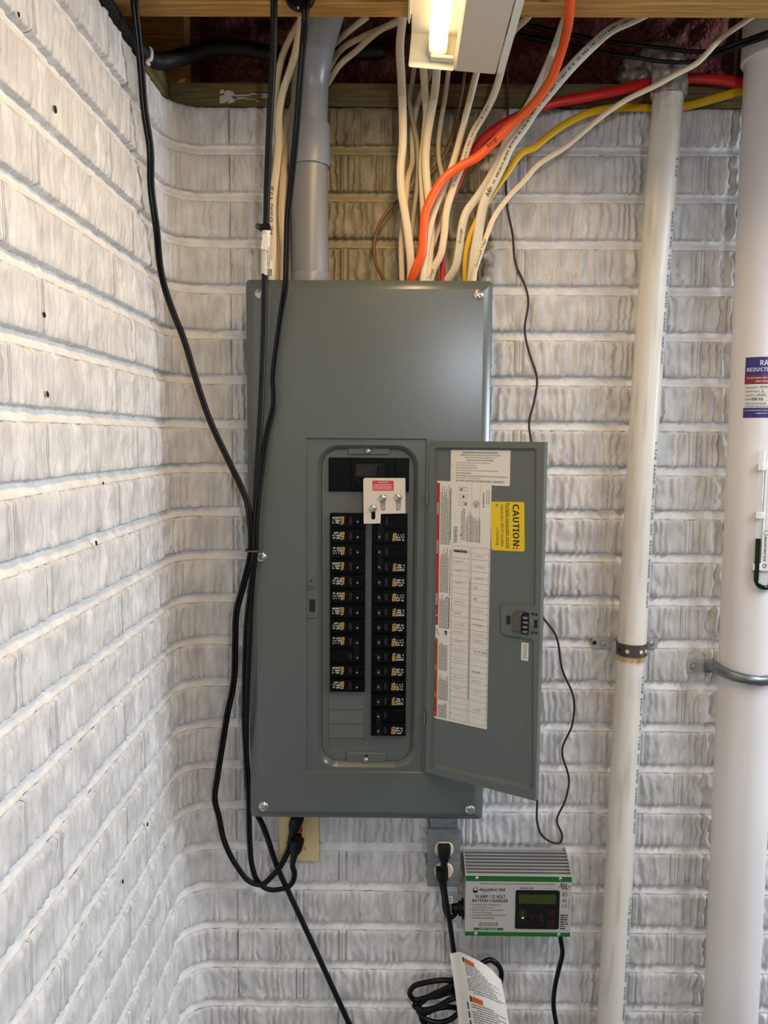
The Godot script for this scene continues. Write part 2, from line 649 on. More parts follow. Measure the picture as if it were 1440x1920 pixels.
func brick_mesh(s0: float, s1: float, y0: float, y1: float, row: int, step: float, seam0: bool, seam1: bool, relief: float) -> ArrayMesh:
	var nx := maxi(4, int((s1 - s0) / step))
	var ys := [0.0, 0.0010, 0.0035, 0.011, 0.019, 0.027, 0.035, 0.043, 0.051, 0.0575, 0.0610, 0.063]
	var hs := [-0.0085, -0.0026, 0.0, 0.0, 0.0, 0.0, 0.0, 0.0, 0.0, 0.0, -0.0012, -0.0030]
	var tall := y1 - y0
	var ny := ys.size()
	var P := PackedVector3Array()
	var C := PackedColorArray()
	# columns: [place, drop, is joint]; a plain end carries half of a flush vertical joint with a groove beside it
	var col := []
	var left_end := [[0.0, -0.0024, false], [0.0006, -0.0016, false]] if seam0 else [[0.0, 0.0, true], [0.0050, 0.0, true], [0.0062, -0.0058, false]]
	var right_end := [[0.0006, -0.0016, false], [0.0, -0.0024, false]] if seam1 else [[0.0062, -0.0058, false], [0.0050, 0.0, true], [0.0, 0.0, true]]
	for q in left_end:
		col.append([s0 + q[0], q[1], q[2]])
	var e0 := 0.0014 if seam0 else 0.0078
	var e1 := 0.0014 if seam1 else 0.0078
	for i in nx + 1:
		col.append([s0 + e0 + (s1 - s0 - e0 - e1) * float(i) / nx, 0.0, false])
	for q in right_end:
		col.append([s1 - q[0], q[1], q[2]])
	var w := col.size()
	for j in ny:
		var yy: float = y0 + ys[j] / 0.063 * tall
		for i in w:
			var s: float = col[i][0]
			var rg := ridge(s, yy, row, 0.7 if row > 25 else 1.7)
			var y := yy
			if j <= 2:
				y += 0.0024 * (1.0 - rg)
			elif j >= ny - 3:
				y -= 0.0012 * (1.0 - rg) + 0.0012 * N.get_noise_2d(s * 50.0, row * 3.0)
			var h: float = hs[j] if hs[j] < col[i][1] else col[i][1]
			if col[i][2]:
				h = 0.0022 + 0.0008 * N.get_noise_2d(s * 60.0, y * 60.0) if hs[j] > -0.002 else float(hs[j])
			elif hs[j] == 0.0 and col[i][1] == 0.0:
				h = -0.0012 + relief * rg + 0.0010 * N.get_noise_2d(s * 60.0, y * 60.0 + row)
			elif h > -0.008 and col[i][1] == 0.0:
				h += (0.0025 if j < 3 else 0.0010) * rg
			P.append(along(s, y, h))
			C.append(paint_tone(s, y, col[i][2]))
	var NN := PackedVector3Array()
	NN.resize(P.size())
	var I := PackedInt32Array()
	for j in ny:
		for i in w:
			var a := P[j * w + maxi(i - 1, 0)]
			var b := P[j * w + mini(i + 1, w - 1)]
			var c := P[maxi(j - 1, 0) * w + i]
			var d := P[mini(j + 1, ny - 1) * w + i]
			NN[j * w + i] = (b - a).cross(d - c).normalized()
			if i < w - 1 and j < ny - 1:
				var k := j * w + i
				I.append_array([k, k + w + 1, k + 1, k, k + w, k + w + 1])
	var ar := []
	ar.resize(Mesh.ARRAY_MAX)
	ar[Mesh.ARRAY_VERTEX] = P
	ar[Mesh.ARRAY_NORMAL] = NN
	ar[Mesh.ARRAY_COLOR] = C
	ar[Mesh.ARRAY_INDEX] = I
	var am := ArrayMesh.new()
	am.add_surface_from_arrays(Mesh.PRIMITIVE_TRIANGLES, ar)
	am.surface_set_material(0, M.paint)
	return am


func s_back(x: float) -> float:
	return RC * PI / 2 + x - XL - RC


func s_left(z: float) -> float:
	return RC - z


func mortar_mesh(s0: float, s1: float) -> ArrayMesh:
	var ns := int((s1 - s0) / 0.006)
	# each joint slopes from deep under the brick above to flush on the brick below
	var lev := [Vector2(0.0, -0.0085)]
	for row in range(-20, 7):
		var y0 := Y0 + CR * row
		for q in [[0.003, -0.0085], [0.0600, -0.0085], [0.0618, -0.0022], [0.0635, -0.0016], [0.0665, -0.0032], [0.0700, -0.0062], [0.0735, -0.0080]]:
			if y0 + q[0] < 2.117 and y0 + q[0] > 0.0:
				lev.append(Vector2(y0 + q[0], q[1]))
	lev.append(Vector2(2.1185, -0.004))
	var ny := lev.size() - 1
	var P := PackedVector3Array()
	var C := PackedColorArray()
	var I := PackedInt32Array()
	var NN := PackedVector3Array()
	var w := ns + 1
	for j in ny + 1:
		for i in w:
			var s := s0 + (s1 - s0) * i / ns
			var y: float = lev[j].x + 0.0007 * N.get_noise_2d(s * 45, j * 7.0)
			P.append(along(s, y, lev[j].y + 0.0009 * N.get_noise_2d(s * 30, y * 30) + 0.0007 * N.get_noise_2d(s * 90, y * 90)))
			C.append(paint_tone(s, y, true))
	for j in ny + 1:
		for i in w:
			NN.append((P[j * w + mini(i + 1, ns)] - P[j * w + maxi(i - 1, 0)]).cross(P[mini(j + 1, ny) * w + i] - P[maxi(j - 1, 0) * w + i]).normalized())
			if i < ns and j < ny:
				var k := j * w + i
				I.append_array([k, k + w + 1, k + 1, k, k + w, k + w + 1])
	var ar := []
	ar.resize(Mesh.ARRAY_MAX)
	ar[Mesh.ARRAY_VERTEX] = P
	ar[Mesh.ARRAY_NORMAL] = NN
	ar[Mesh.ARRAY_COLOR] = C
	ar[Mesh.ARRAY_INDEX] = I
	var am := ArrayMesh.new()
	am.add_surface_from_arrays(Mesh.PRIMITIVE_TRIANGLES, ar)
	am.surface_set_material(0, M.mortar)
	return am


func lay_bricks(wall: Node3D, joints_odd: Array, joints_even: Array, left: bool) -> void:
	for row in range(-20, 7):
		var y0 := Y0 + CR * row
		var y1 := minf(y0 + CR - 0.0135, 2.1185)
		var js: Array = joints_even if row % 2 == 0 else joints_odd
		for k in js.size() - 1:
			var gap0 := 0.0002 if absf(js[k][1]) > 0 else 0.0003
			var gap1 := 0.0002 if absf(js[k + 1][1]) > 0 else 0.0003
			var s0: float = js[k][0] + gap0
			var s1: float = js[k + 1][0] - gap1
			var far := (left and s0 < s_left(0.85)) or (not left and s0 > s_back(0.80)) or row < -15
			part(wall, "brick", brick_mesh(s0, s1, y0, y1, row + (50 if left else 0), 0.006 if far else 0.0016, js[k][1] > 0, js[k + 1][1] > 0, 0.0046 if left else 0.0070))


func walls() -> void:
	# the setting's unseen sides first
	var fl := structure("floor")
	var mb := MB.new()
	box(mb.st(M.floor), Vector3(-0.6, -0.12, -0.25), Vector3(3.1, 0, 4.1))
	part(fl, "floor_slab", mb.mesh())
	var wr := structure("wall_right")
	mb = MB.new()
	box(mb.st(M.plain_wall), Vector3(3.0, 0, -0.25), Vector3(3.1, 1.25, 4.1))
	box(mb.st(M.plain_wall), Vector3(3.0, 2.0, -0.25), Vector3(3.1, 2.6, 4.1))
	box(mb.st(M.plain_wall), Vector3(3.0, 1.25, -0.25), Vector3(3.1, 2.0, 0.30))
	box(mb.st(M.plain_wall), Vector3(3.0, 1.25, 0.95), Vector3(3.1, 2.0, 4.1))
	part(wr, "wall_panel", mb.mesh())
	var win := structure("unseen_window_1")  # unseen window, out of view, placed to light the left wall
	mb = MB.new()
	for q in [[1.25, 1.29, 0.30, 0.95], [1.96, 2.0, 0.30, 0.95], [1.29, 1.96, 0.30, 0.34], [1.29, 1.96, 0.91, 0.95]]:
		box(mb.st(M.white_plastic), Vector3(3.03, q[0], q[2]), Vector3(3.08, q[1], q[3]), 0.002)
	part(win, "frame", mb.mesh())
	mb = MB.new()
	box(mb.st(M.clear), Vector3(3.05, 1.29, 0.34), Vector3(3.054, 1.96, 0.91))
	part(win, "pane", mb.mesh())
	area_light("unseen_window_daylight", Vector3(3.02, 1.625, 0.625), 0.57, 0.67, DAY, E_UNSEEN_WINDOW, Vector3(-1, 0, 0))
	var wf := structure("wall_front")
	mb = MB.new()
	box(mb.st(M.plain_wall), Vector3(-0.6, 0, 4.0), Vector3(3.0, 2.6, 4.1))
	part(wf, "wall_panel", mb.mesh())
	# back wall: recessed joint surface, core and bricks
	var wb := structure("wall_back")
	var seam_b := s_back(-0.275)
	part(wb, "mortar", mortar_mesh(0.0, s_back(1.45)))
	mb = MB.new()
	box(mb.st(M.plain_wall), Vector3(-0.62, 0, -0.24), Vector3(3.0, 2.12, -0.013))
	box(mb.st(M.plain_wall), Vector3(1.45, 0, -0.013), Vector3(3.0, 2.12, 0.0))
	part(wb, "wall_core", mb.mesh())
	var odd := [[seam_b, 1]]
	for x in [-0.083, 0.217, 0.519, 0.822, 1.127, 1.43]:
		odd.append([s_back(x), 0])
	var even := [[seam_b, 1]]
	for x in [-0.161, 0.146, 0.450, 0.755, 1.06, 1.365]:
		even.append([s_back(x), 0])
	lay_bricks(wb, odd, even, false)
	var wl := structure("wall_left")
	var seam_l := s_left(0.122)
	part(wl, "mortar", mortar_mesh(s_left(1.75), 0.0))
	mb = MB.new()
	box(mb.st(M.plain_wall), Vector3(-0.62, 0, -0.013), Vector3(XL - 0.013, 2.12, 4.0))
	box(mb.st(M.plain_wall), Vector3(XL - 0.013, 0, 1.75), Vector3(XL, 2.12, 4.0))
	part(wl, "wall_core", mb.mesh())
	for q in SPECKS:
		mb = MB.new()
		var g := rng.randf_range(0.6, 1.2)
		lathe(mb.st(M.fleck), [Vector2(0.0022 * g, 0), Vector2(0.0016 * g, 0.0014), Vector2(0, 0.0018)], Transform3D(Basis(Vector3(0, 1.7, 0.4), Vector3(1, 0, 0), Vector3(0, 0, 1)), q + Vector3(0.0032, 0, 0)), 7, false)
		part(wl, "fleck", mb.mesh())
	odd = []
	for z in [1.435, 1.131, 0.828, 0.524, 0.220]:
		odd.append([s_left(z), 0])
	odd.append([seam_l, 1])
	odd.append([seam_b, 1])
	even = []
	for z in [1.515, 1.211, 0.908, 0.604, 0.304]:
		even.append([s_left(z), 0])
	even.append([seam_l, 1])
	even.append([seam_b, 1])
	lay_bricks(wl, odd, even, true)


# ---------------------------------------------------------------- ceiling: sill plates, joists, boards, insulation
func ceiling_structure() -> void:
	ceiling = structure("ceiling")
	var mb := MB.new()
	box(mb.st(M.sill), Vector3(-0.60, 2.12, -0.142), Vector3(3.0, 2.158, -0.001), 0.002)
	var sp := part(ceiling, "sill_plate", mb.mesh())
	# a smear of wall paint across the sill plate's edge
	mb = MB.new()
	for i in 34:
		var big := i < 14
		var x := -0.2925 + rng.randf() * (0.020 if big else 0.075)
		var y := 2.124 + rng.randf() * 0.016
		var w := rng.randf_range(0.007, 0.016) if big else rng.randf_range(0.006, 0.024)
		var h := rng.randf_range(0.004, 0.008) if big else rng.randf_range(0.0007, 0.0022)
		prism(mb.st(M.smear), PackedVector2Array([Vector2(x, y), Vector2(x + w * 0.6, y + h * 0.1), Vector2(x + w, y + h * 0.4), Vector2(x + w * 0.7, y + h), Vector2(x + w * 0.1, y + h * 0.8)]), -0.0012, -0.0009 + i * 0.00002)
	part(sp, "paint_smear", mb.mesh(), Vector3.ZERO, false)
	mb = MB.new()
	box(mb.st(M.sill_z), Vector3(-0.52, 2.12, 0.0005), Vector3(XL + 0.001, 2.158, 0.135), 0.002)
	part(ceiling, "sill_plate", mb.mesh())
	mb = MB.new()
	box(mb.st(M.sill_z), Vector3(-0.52, 2.12, 0.1355), Vector3(XL - 0.021, 2.158, 4.0), 0.002)
	part(ceiling, "sill_plate", mb.mesh())
	mb = MB.new()
	box(mb.st(M.joist), Vector3(-0.60, 2.158, -0.142), Vector3(3.0, 2.395, -0.104))
	part(ceiling, "rim_joist", mb.mesh())
	mb = MB.new()
	box(mb.st(M.joist), Vector3(-0.60, 2.158, -0.10), Vector3(-0.49, 2.395, 4.0))
	part(ceiling, "rim_joist", mb.mesh())
	var jm := MB.new()
	box(jm.st(M.joist), Vector3(-0.49, 2.158, 0), Vector3(3.0, 2.395, 0.038), 0.003)
	var jmesh := jm.mesh()
	var z := 0.2025
	while z < 3.9:
		var j := part(ceiling, "joist", jmesh, Vector3(0, 0, z))
		if z < 0.25:
			# two bolt ends that show on its face
			for x in [-0.3035, -0.2915]:
				mb = MB.new()
				lathe(mb.st(M.zinc), [Vector2(0.0045, 0), Vector2(0.0045, 0.004), Vector2(0.003, 0.006), Vector2(0, 0.0065)], facing(Vector3(x, 2.1905, 0.0375), Vector3(0, -0.3, 1)), 10)
				part(j, "bolt", mb.mesh(), Vector3.ZERO, false)
		z += 0.4064
	mb = MB.new()
	for i in 4:
		box(mb.st(M.subfloor), Vector3(-0.6 + i * 0.92, 2.395, -0.25), Vector3(-0.6 + i * 0.92 + 0.918, 2.42, 4.1))
	part(ceiling, "subfloor", mb.mesh())
	# wood block on the sill in the corner
	mb = MB.new()
	box(mb.st(M.joist), Vector3(-0.455, 2.158, -0.06), Vector3(-0.352, 2.30, -0.022), 0.002)
	part(ceiling, "blocking", mb.mesh())
	# fibreglass batts pushed into the rim bay
	for b in [[-0.345, 0.13, 1], [0.137, 0.60, 2], [0.607, 1.25, 3], [1.257, 2.9, 4]]:
		mb = MB.new()
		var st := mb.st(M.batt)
		st.set_smooth_group(1)
		var nx := int((b[1] - b[0]) / 0.012)
		var ny := 18
		var rows := []
		for j in ny + 1:
			var r := PackedVector3Array()
			for i in nx + 1:
				var x: float = lerpf(b[0], b[1], float(i) / nx)
				var y := 2.1585 + 0.232 * j / ny
				var edge := minf(1.0, minf(minf(i, nx - i) / 3.0, minf(j, ny - j) / 2.5))
				var zz: float = -0.10 + edge * (0.052 + 0.022 * N.get_noise_3d(x * 11, y * 16, b[2] * 9.0) + 0.010 * N.get_noise_3d(x * 40, y * 40, b[2]))
				r.append(Vector3(x, y, zz))
			rows.append(r)
		for j in ny:
			for i in nx:
				quad(st, rows[j][i], rows[j][i + 1], rows[j + 1][i + 1], rows[j + 1][i])
		quad(st, rows[0][0], rows[ny][0], rows[ny][nx], rows[0][nx])
		var lab: String = ["pink fibreglass insulation stuffed above the sill plate behind the grey conduit", "pink fibreglass insulation in the dark bay behind the orange cable", "pink fibreglass insulation in the dark bay behind the large white pipe", "pink fibreglass insulation in the bay beyond the large white pipe"][b[2] - 1]
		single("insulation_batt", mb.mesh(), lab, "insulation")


# ---------------------------------------------------------------- the strip light over the panel, and two unseen lamps out of view
func light_fixture() -> void:
	var at := Vector3(0.02, 2.10, 0.187)
	var t := thing("strip_light", "white fluorescent strip light with one glowing tube hung under the ceiling joists", "light", at)
	t.rotation = Vector3(0, -0.012, -0.085)
	var L := 1.05
	# local: x to the right, y up from the lower lip, z away from the wall
	var mb := MB.new()
	var st := mb.st(M.white_enamel)
	box(st, Vector3(0, 0.046, 0), Vector3(0.068, 0.0485, L), 0.0)
	box(st, Vector3(-0.004, 0.034, 0.05), Vector3(-0.0015, 0.0485, L), 0.0)
	box(st, Vector3(-0.004, 0.0462, 0.05), Vector3(0.0, 0.0485, L), 0.0)
	part(t, "reflector", mb.mesh(), Vector3.ZERO, false)
	mb = MB.new()
	st = mb.st(M.white_enamel)
	prism(st, rrect(0.0, 0.0, 0.0655, 0.0485, 0.003, 3), -0.0015, 0.0, 0.0004)
	part(t, "end_plate", mb.mesh(), Vector3.ZERO, false)
	mb = MB.new()
	st = mb.st(M.white_enamel)
	# ballast channel: sides and a flat cover with a folded lip
	prism(st, PackedVector2Array([Vector2(0.0655, 0.0485), Vector2(0.0645, 0.002), Vector2(0.068, 0.0), Vector2(0.124, 0.0), Vector2(0.126, 0.006), Vector2(0.128, 0.0485)]), 0.0, L, 0.0)
	part(t, "ballast_cover", mb.mesh(), Vector3.ZERO, false)
	mb = MB.new()
	st = mb.st(M.white_enamel)
	prism(st, PackedVector2Array([Vector2(0.1265, 0.001), Vector2(0.137, 0.004), Vector2(0.137, 0.0055), Vector2(0.1265, 0.0025)]), 0.0, L, 0.0)
	part(t, "side_lip", mb.mesh(), Vector3.ZERO, false)
	mb = MB.new()
	st = mb.st(M.white_plastic)
	prism(st, rrect(0.026, 0.012, 0.053, 0.042, 0.010, 4), 0.002, 0.014, 0.001)
	box(st, Vector3(0.030, 0.009, 0.002), Vector3(0.063, 0.0145, 0.014), 0.0012)
	part(t, "lamp_holder", mb.mesh(), Vector3.ZERO, false)
	mb = MB.new()
	var prof := [Vector2(0, 0.0), Vector2(0.007, 0.001), Vector2(0.0115, 0.006), Vector2(0.0127, 0.013), Vector2(0.0127, 0.60), Vector2(0.0127, L - 0.03), Vector2(0, L - 0.029)]
	lathe(mb.st(M.tube), prof, facing(Vector3(0.039, 0.027, 0.014), Vector3(0, 0, 1)), 20)
	part(t, "fluorescent_tube", mb.mesh(), Vector3.ZERO, false)
	var o := t.transform * Vector3(0.039, 0.009, 0.52)
	area_light("strip_light_lamp", o, 0.024, 0.98, WARM, E_TUBE, Vector3(-0.085, -1, 0).normalized())
	# an unseen second strip light, out of frame to the right, lighting the back wall
	var f := thing("strip_light", "unseen strip light out of view to the right, placed to light the back wall", "light", Vector3(1.02, 2.10, 0.95))
	mb = MB.new()
	box(mb.st(M.white_enamel), Vector3(-0.06, 0.0, -0.62), Vector3(0.06, 0.055, 0.62), 0.004)
	part(f, "housing", mb.mesh(), Vector3.ZERO, false)
	for k in [-0.03, 0.03]:
		mb = MB.new()
		lathe(mb.st(M.far_tube), [Vector2(0, -0.59), Vector2(0.0127, -0.58), Vector2(0.0127, 0.58), Vector2(0, 0.59)], facing(Vector3(k, -0.016, 0), Vector3(0, 0, 1)), 14)
		part(f, "fluorescent_tube", mb.mesh(), Vector3.ZERO, false)
	area_light("unseen_side_lamp", Vector3(1.02, 2.065, 0.95), 0.08, 1.16, COOL, E_UNSEEN_STRIP, Vector3(0, -1, 0))
	# an unseen bulb well behind the viewer, placed for the highlight on the panel
	var bl := thing("unseen_bulb", "unseen bulb out of view behind the viewer, placed for the highlight on the panel", "light", Vector3(0.42, 2.03, 2.66))
	mb = MB.new()
	lathe(mb.st(M.white_plastic), [Vector2(0, 0.128), Vector2(0.004, 0.128), Vector2(0.004, 0), Vector2(0.03, 0), Vector2(0.028, -0.02), Vector2(0.02, -0.03), Vector2(0.02, -0.05), Vector2(0, -0.05)], facing(Vector3.ZERO, Vector3(0, 1, 0)), 16)
	part(bl, "lamp_holder", mb.mesh(), Vector3.ZERO, false)
	mb = MB.new()
	lathe(mb.st(M.far_tube), [Vector2(0, -0.155), Vector2(0.02, -0.15), Vector2(0.03, -0.125), Vector2(0.022, -0.09), Vector2(0.013, -0.05), Vector2(0, -0.05)], facing(Vector3.ZERO, Vector3(0, 1, 0)), 16)
	part(bl, "bulb", mb.mesh(), Vector3.ZERO, false)
	var ol := OmniLight3D.new()
	ol.name = "unseen_bulb_lamp"
	ol.light_color = COOL
	ol.light_energy = E_UNSEEN_BULB
	ol.light_size = 0.03
	ol.omni_range = 8.0
	ol.omni_attenuation = 2.0
	ol.shadow_enabled = true
	add_child(ol)
	ol.position = Vector3(0.42, 1.915, 2.66)


# ---------------------------------------------------------------- the load centre
const ZP := 0.095
const ZD := 0.080
const RT := Vector3(1, 0, 0)
const UPV := Vector3(0, 1, 0)


func panel() -> void:
	var t := thing("electrical_panel", "large grey electrical panel with its inner door open on rows of black circuit breakers", "electrical panel", Vector3(-0.0374, 0.9305, 0.0))
	# enclosure behind the cover
	var mb := MB.new()
	box(mb.st(M.panel), Vector3(-0.2255, 0.9385, 0.0), Vector3(0.151, 1.812, 0.0695), 0.001)
	part(t, "enclosure", mb.mesh())
	# cover: flared rim, raised face, sunk door frame, rolled opening
	mb = MB.new()
	var st := mb.st(M.panel)
	var x0 := -0.2335
	var x1 := 0.1588
	var yb := 0.9305
	var yt := 1.8208
	var r0 := rrect(x0, yb, x1, yt, 0.007, 5)
	var r1 := rrect(x0 + 0.0012, yb + 0.0012, x1 - 0.0012, yt - 0.0012, 0.0065, 5)
	var r2 := rrect(x0 + 0.0125, yb + 0.0125, x1 - 0.0125, yt - 0.0125, 0.003, 5)
	var r2b := rrect(x0 + 0.0145, yb + 0.0145, x1 - 0.0145, yt - 0.0145, 0.003, 5)
	var a := Vector2(-0.138, 1.0134)
	var b := Vector2(0.0571, 1.571)
	var r3 := rrect(a.x, a.y, b.x, b.y, 0.002, 5)
	var r4 := rrect(a.x + 0.0018, a.y + 0.0018, b.x - 0.0018, b.y - 0.0018, 0.002, 5)
	var c := Vector2(-0.1204, 1.0213)
	var d := Vector2(0.0445, 1.5602)
	var r5 := rrect(c.x, c.y, d.x, d.y, 0.034, 5)
	var r5b := rrect(c.x + 0.002, c.y + 0.002, d.x - 0.002, d.y - 0.002, 0.033, 5)
	var r6 := rrect(c.x + 0.007, c.y + 0.007, d.x - 0.007, d.y - 0.007, 0.029, 5)
	strip(st, r0, 0.070, r0, 0.0860, Transform3D.IDENTITY)
	st.set_smooth_group(3)
	strip(st, r0, 0.0860, r1, 0.0875, Transform3D.IDENTITY)
	strip(st, r1, 0.0875, r2, 0.0941, Transform3D.IDENTITY)
	strip(st, r2, 0.0941, r2b, ZP, Transform3D.IDENTITY)
	st.set_smooth_group(-1)
	strip(st, r2b, ZP, r3, ZP, Transform3D.IDENTITY)
	strip(st, r3, ZP, r4, 0.0915, Transform3D.IDENTITY)
	strip(st, r4, 0.0915, r5, 0.0915, Transform3D.IDENTITY)
	st.set_smooth_group(4)
	strip(st, r5, 0.0915, r5b, 0.0900, Transform3D.IDENTITY)
	strip(st, r5b, 0.0900, r6, ZD + 0.001, Transform3D.IDENTITY)
	st.set_smooth_group(-1)
	strip(st, r6, ZD + 0.001, r6, ZD - 0.006, Transform3D.IDENTITY)
	cap(st, r6, ZD - 0.006, Transform3D.IDENTITY)
	cap(st, r0, 0.070, Transform3D.IDENTITY, false)
	var cover := part(t, "cover", mb.mesh())
	var sm := screw_mesh(0.0082, 0.0042, M.zinc, 0.5)
	var sm2 := screw_mesh(0.0082, 0.0042, M.zinc, 1.1)
	var k := 0
	for p in [Vector3(-0.2101, 1.7973, 0.095), Vector3(0.1355, 1.7984, 0.095), Vector3(-0.2099, 1.3763, 0.095), Vector3(-0.2104, 0.953, 0.095), Vector3(0.1366, 0.9514, 0.095)]:
		part(t, "cover_screw", sm if k % 2 == 0 else sm2, p)
		k += 1
	# catch and strike slot on the left of the door frame
	mb = MB.new()
	st = mb.st(M.panel)
	prism(st, rrect(-0.1365, 1.328, -0.1235, 1.354, 0.001, 2), 0.0905, 0.0930, 0.0008)
	lathe(st, [Vector2(0.0032, 0), Vector2(0.0032, 0.0006), Vector2(0.0022, 0.0006), Vector2(0.0022, 0), Vector2(0, 0)], facing(Vector3(-0.130, 1.339, 0.0930), Vector3(0, 0, 1)), 12)
	prism(st, PackedVector2Array([Vector2(-0.1365, 1.3255), Vector2(-0.1235, 1.3245), Vector2(-0.1235, 1.3275), Vector2(-0.1365, 1.3275)]), 0.0905, 0.0945, 0.0005)
	box(mb.st(M.pit), Vector3(-0.1329, 1.286, 0.0917), Vector3(-0.1232, 1.3066, 0.0919), 0.0)
	prism(st, rrect(-0.1365, 1.276, -0.1205, 1.279, 0.001, 2), 0.0905, 0.0940, 0.0006)
	part(t, "door_catch", mb.mesh())
	# dead front plate and its tabs
	mb = MB.new()
	st = mb.st(M.dead)
	prism(st, inset(r6, 0.0006), ZD - 0.004, ZD, 0.0)
	var dead := part(t, "dead_front", mb.mesh())
	mb = MB.new()
	st = mb.st(M.dead)
	a = Vector2(-0.0699, 1.5447)
	b = Vector2(-0.0024, 1.5572)
	prism(st, PackedVector2Array([Vector2(a.x, a.y), Vector2(b.x, a.y), Vector2(b.x, b.y), Vector2(a.x, b.y)]), ZD, ZD + 0.0028, 0.001)
	part(t, "mounting_tab", mb.mesh())
	mb = MB.new()
	a = Vector2(-0.0717, 1.0266)
	b = Vector2(-0.0047, 1.0431)
	prism(mb.st(M.dead), rrect(a.x, a.y, b.x, b.y, 0.003, 3), ZD, ZD + 0.0032, 0.001)
	lathe(mb.st(M.pit), [Vector2(0.0024, 0), Vector2(0, 0.0001)], facing(Vector3(-0.038, 1.0383, 0.0834), Vector3(0, 0, 1)), 12)
	part(t, "mounting_tab", mb.mesh())
	var ds := screw_mesh(0.0052, 0.0052, M.zinc, 0.2)
	part(t, "dead_front_screw", ds, Vector3(-0.0379, 1.5501, 0.083))
	part(t, "dead_front_screw", ds, Vector3(-0.0388, 1.0311, 0.083))
	# embossed twist-outs for the unused spaces, bottom left
	for i in 4:
		var p := Vector3(-0.1012, 1.1427, 0.08) + Vector3(0, -0.0251 * i, 0)
		mb = MB.new()
		st = mb.st(M.dead)
		var hgt := 0.0242 if i < 3 else 0.014
		var q := [Vector3(p.x, p.y - hgt, ZD + 0.0024), Vector3(p.x + 0.0585, p.y - hgt, ZD + 0.0024), Vector3(p.x + 0.0585, p.y, ZD + 0.0003), Vector3(p.x, p.y, ZD + 0.0003)]
		if i == 3:
			q = [Vector3(p.x, p.y - hgt, ZD + 0.0004), Vector3(p.x + 0.0585, p.y - hgt, ZD + 0.0004), Vector3(p.x + 0.0585, p.y, ZD + 0.0014), Vector3(p.x, p.y, ZD + 0.0014)]
		quad(st, q[0], q[1], q[2], q[3])
		quad(st, q[1], q[0], Vector3(q[0].x, q[0].y, ZD - 0.001), Vector3(q[1].x, q[1].y, ZD - 0.001))
		quad(st, q[3], q[2], Vector3(q[2].x, q[2].y, ZD - 0.001), Vector3(q[3].x, q[3].y, ZD - 0.001))
		quad(st, q[0], q[3], Vector3(q[3].x, q[3].y, ZD - 0.001), Vector3(q[0].x, q[0].y, ZD - 0.001))
		quad(st, q[2], q[1], Vector3(q[1].x, q[1].y, ZD - 0.001), Vector3(q[2].x, q[2].y, ZD - 0.001))
		part(t, "filler_plate", mb.mesh())
	main_breaker(t)
	breakers(t)
	interlock(t)
	door(t)


func main_breaker(t: Node3D) -> void:
	var a := Vector3(-0.1017, 1.4843, 0.087)
	var b := Vector3(0.0293, 1.5394, 0.087)
	var mb := MB.new()
	var st := mb.st(M.breaker)
	box(st, Vector3(a.x, a.y, ZD - 0.001), Vector3(b.x, b.y, ZD + 0.005), 0.0012)
	var c := Vector3(-0.066, 1.4851, 0.089)
	var d := Vector3(-0.0074, 1.534, 0.089)
	prism(st, rrect(c.x, c.y + 0.001, b.x - 0.0225, d.y + 0.004, 0.001, 2), ZD + 0.005, ZD + 0.0085, 0.0012)
	# handle well with a light moulded edge
	var e := Vector3(-0.0574, 1.5095, 0.0895)
	var f := Vector3(-0.0117, 1.5293, 0.0895)
	holed_plate(mb.st(M.breaker_hi), rrect(e.x - 0.0015, e.y - 0.0015, f.x + 0.0015, f.y + 0.0015, 0.0008, 2), [rrect(e.x, e.y, f.x, f.y, 0.0004, 2)], ZD + 0.0084, ZD + 0.0092)
	box(mb.st(M.pit), Vector3(e.x, e.y, ZD + 0.0082), Vector3(f.x, f.y, ZD + 0.0086))
	lathe(mb.st(M.pit), [Vector2(0.0014, 0), Vector2(0, 0.0002)], facing(Vector3(-0.0513, 1.5017, 0.0888), Vector3(0, 0, 1)), 10)
	var o := part(t, "main_breaker", mb.mesh())
	mb = MB.new()
	st = mb.st(M.breaker_hi)
	var h := Vector3(-0.0218, 1.5083, 0.095)
	var g := Vector3(-0.0095, 1.5273, 0.095)
	box(st, Vector3(h.x, h.y, ZD + 0.008), Vector3(g.x, g.y, ZD + 0.019), 0.0012)
	for i in 3:
		box(st, Vector3(h.x + 0.0025 + i * 0.0028, h.y + 0.002, ZD + 0.0188), Vector3(h.x + 0.0037 + i * 0.0028, g.y - 0.002, ZD + 0.0194))
	part(o, "main_handle", mb.mesh(), Vector3.ZERO, false).position = -Vector3.ZERO


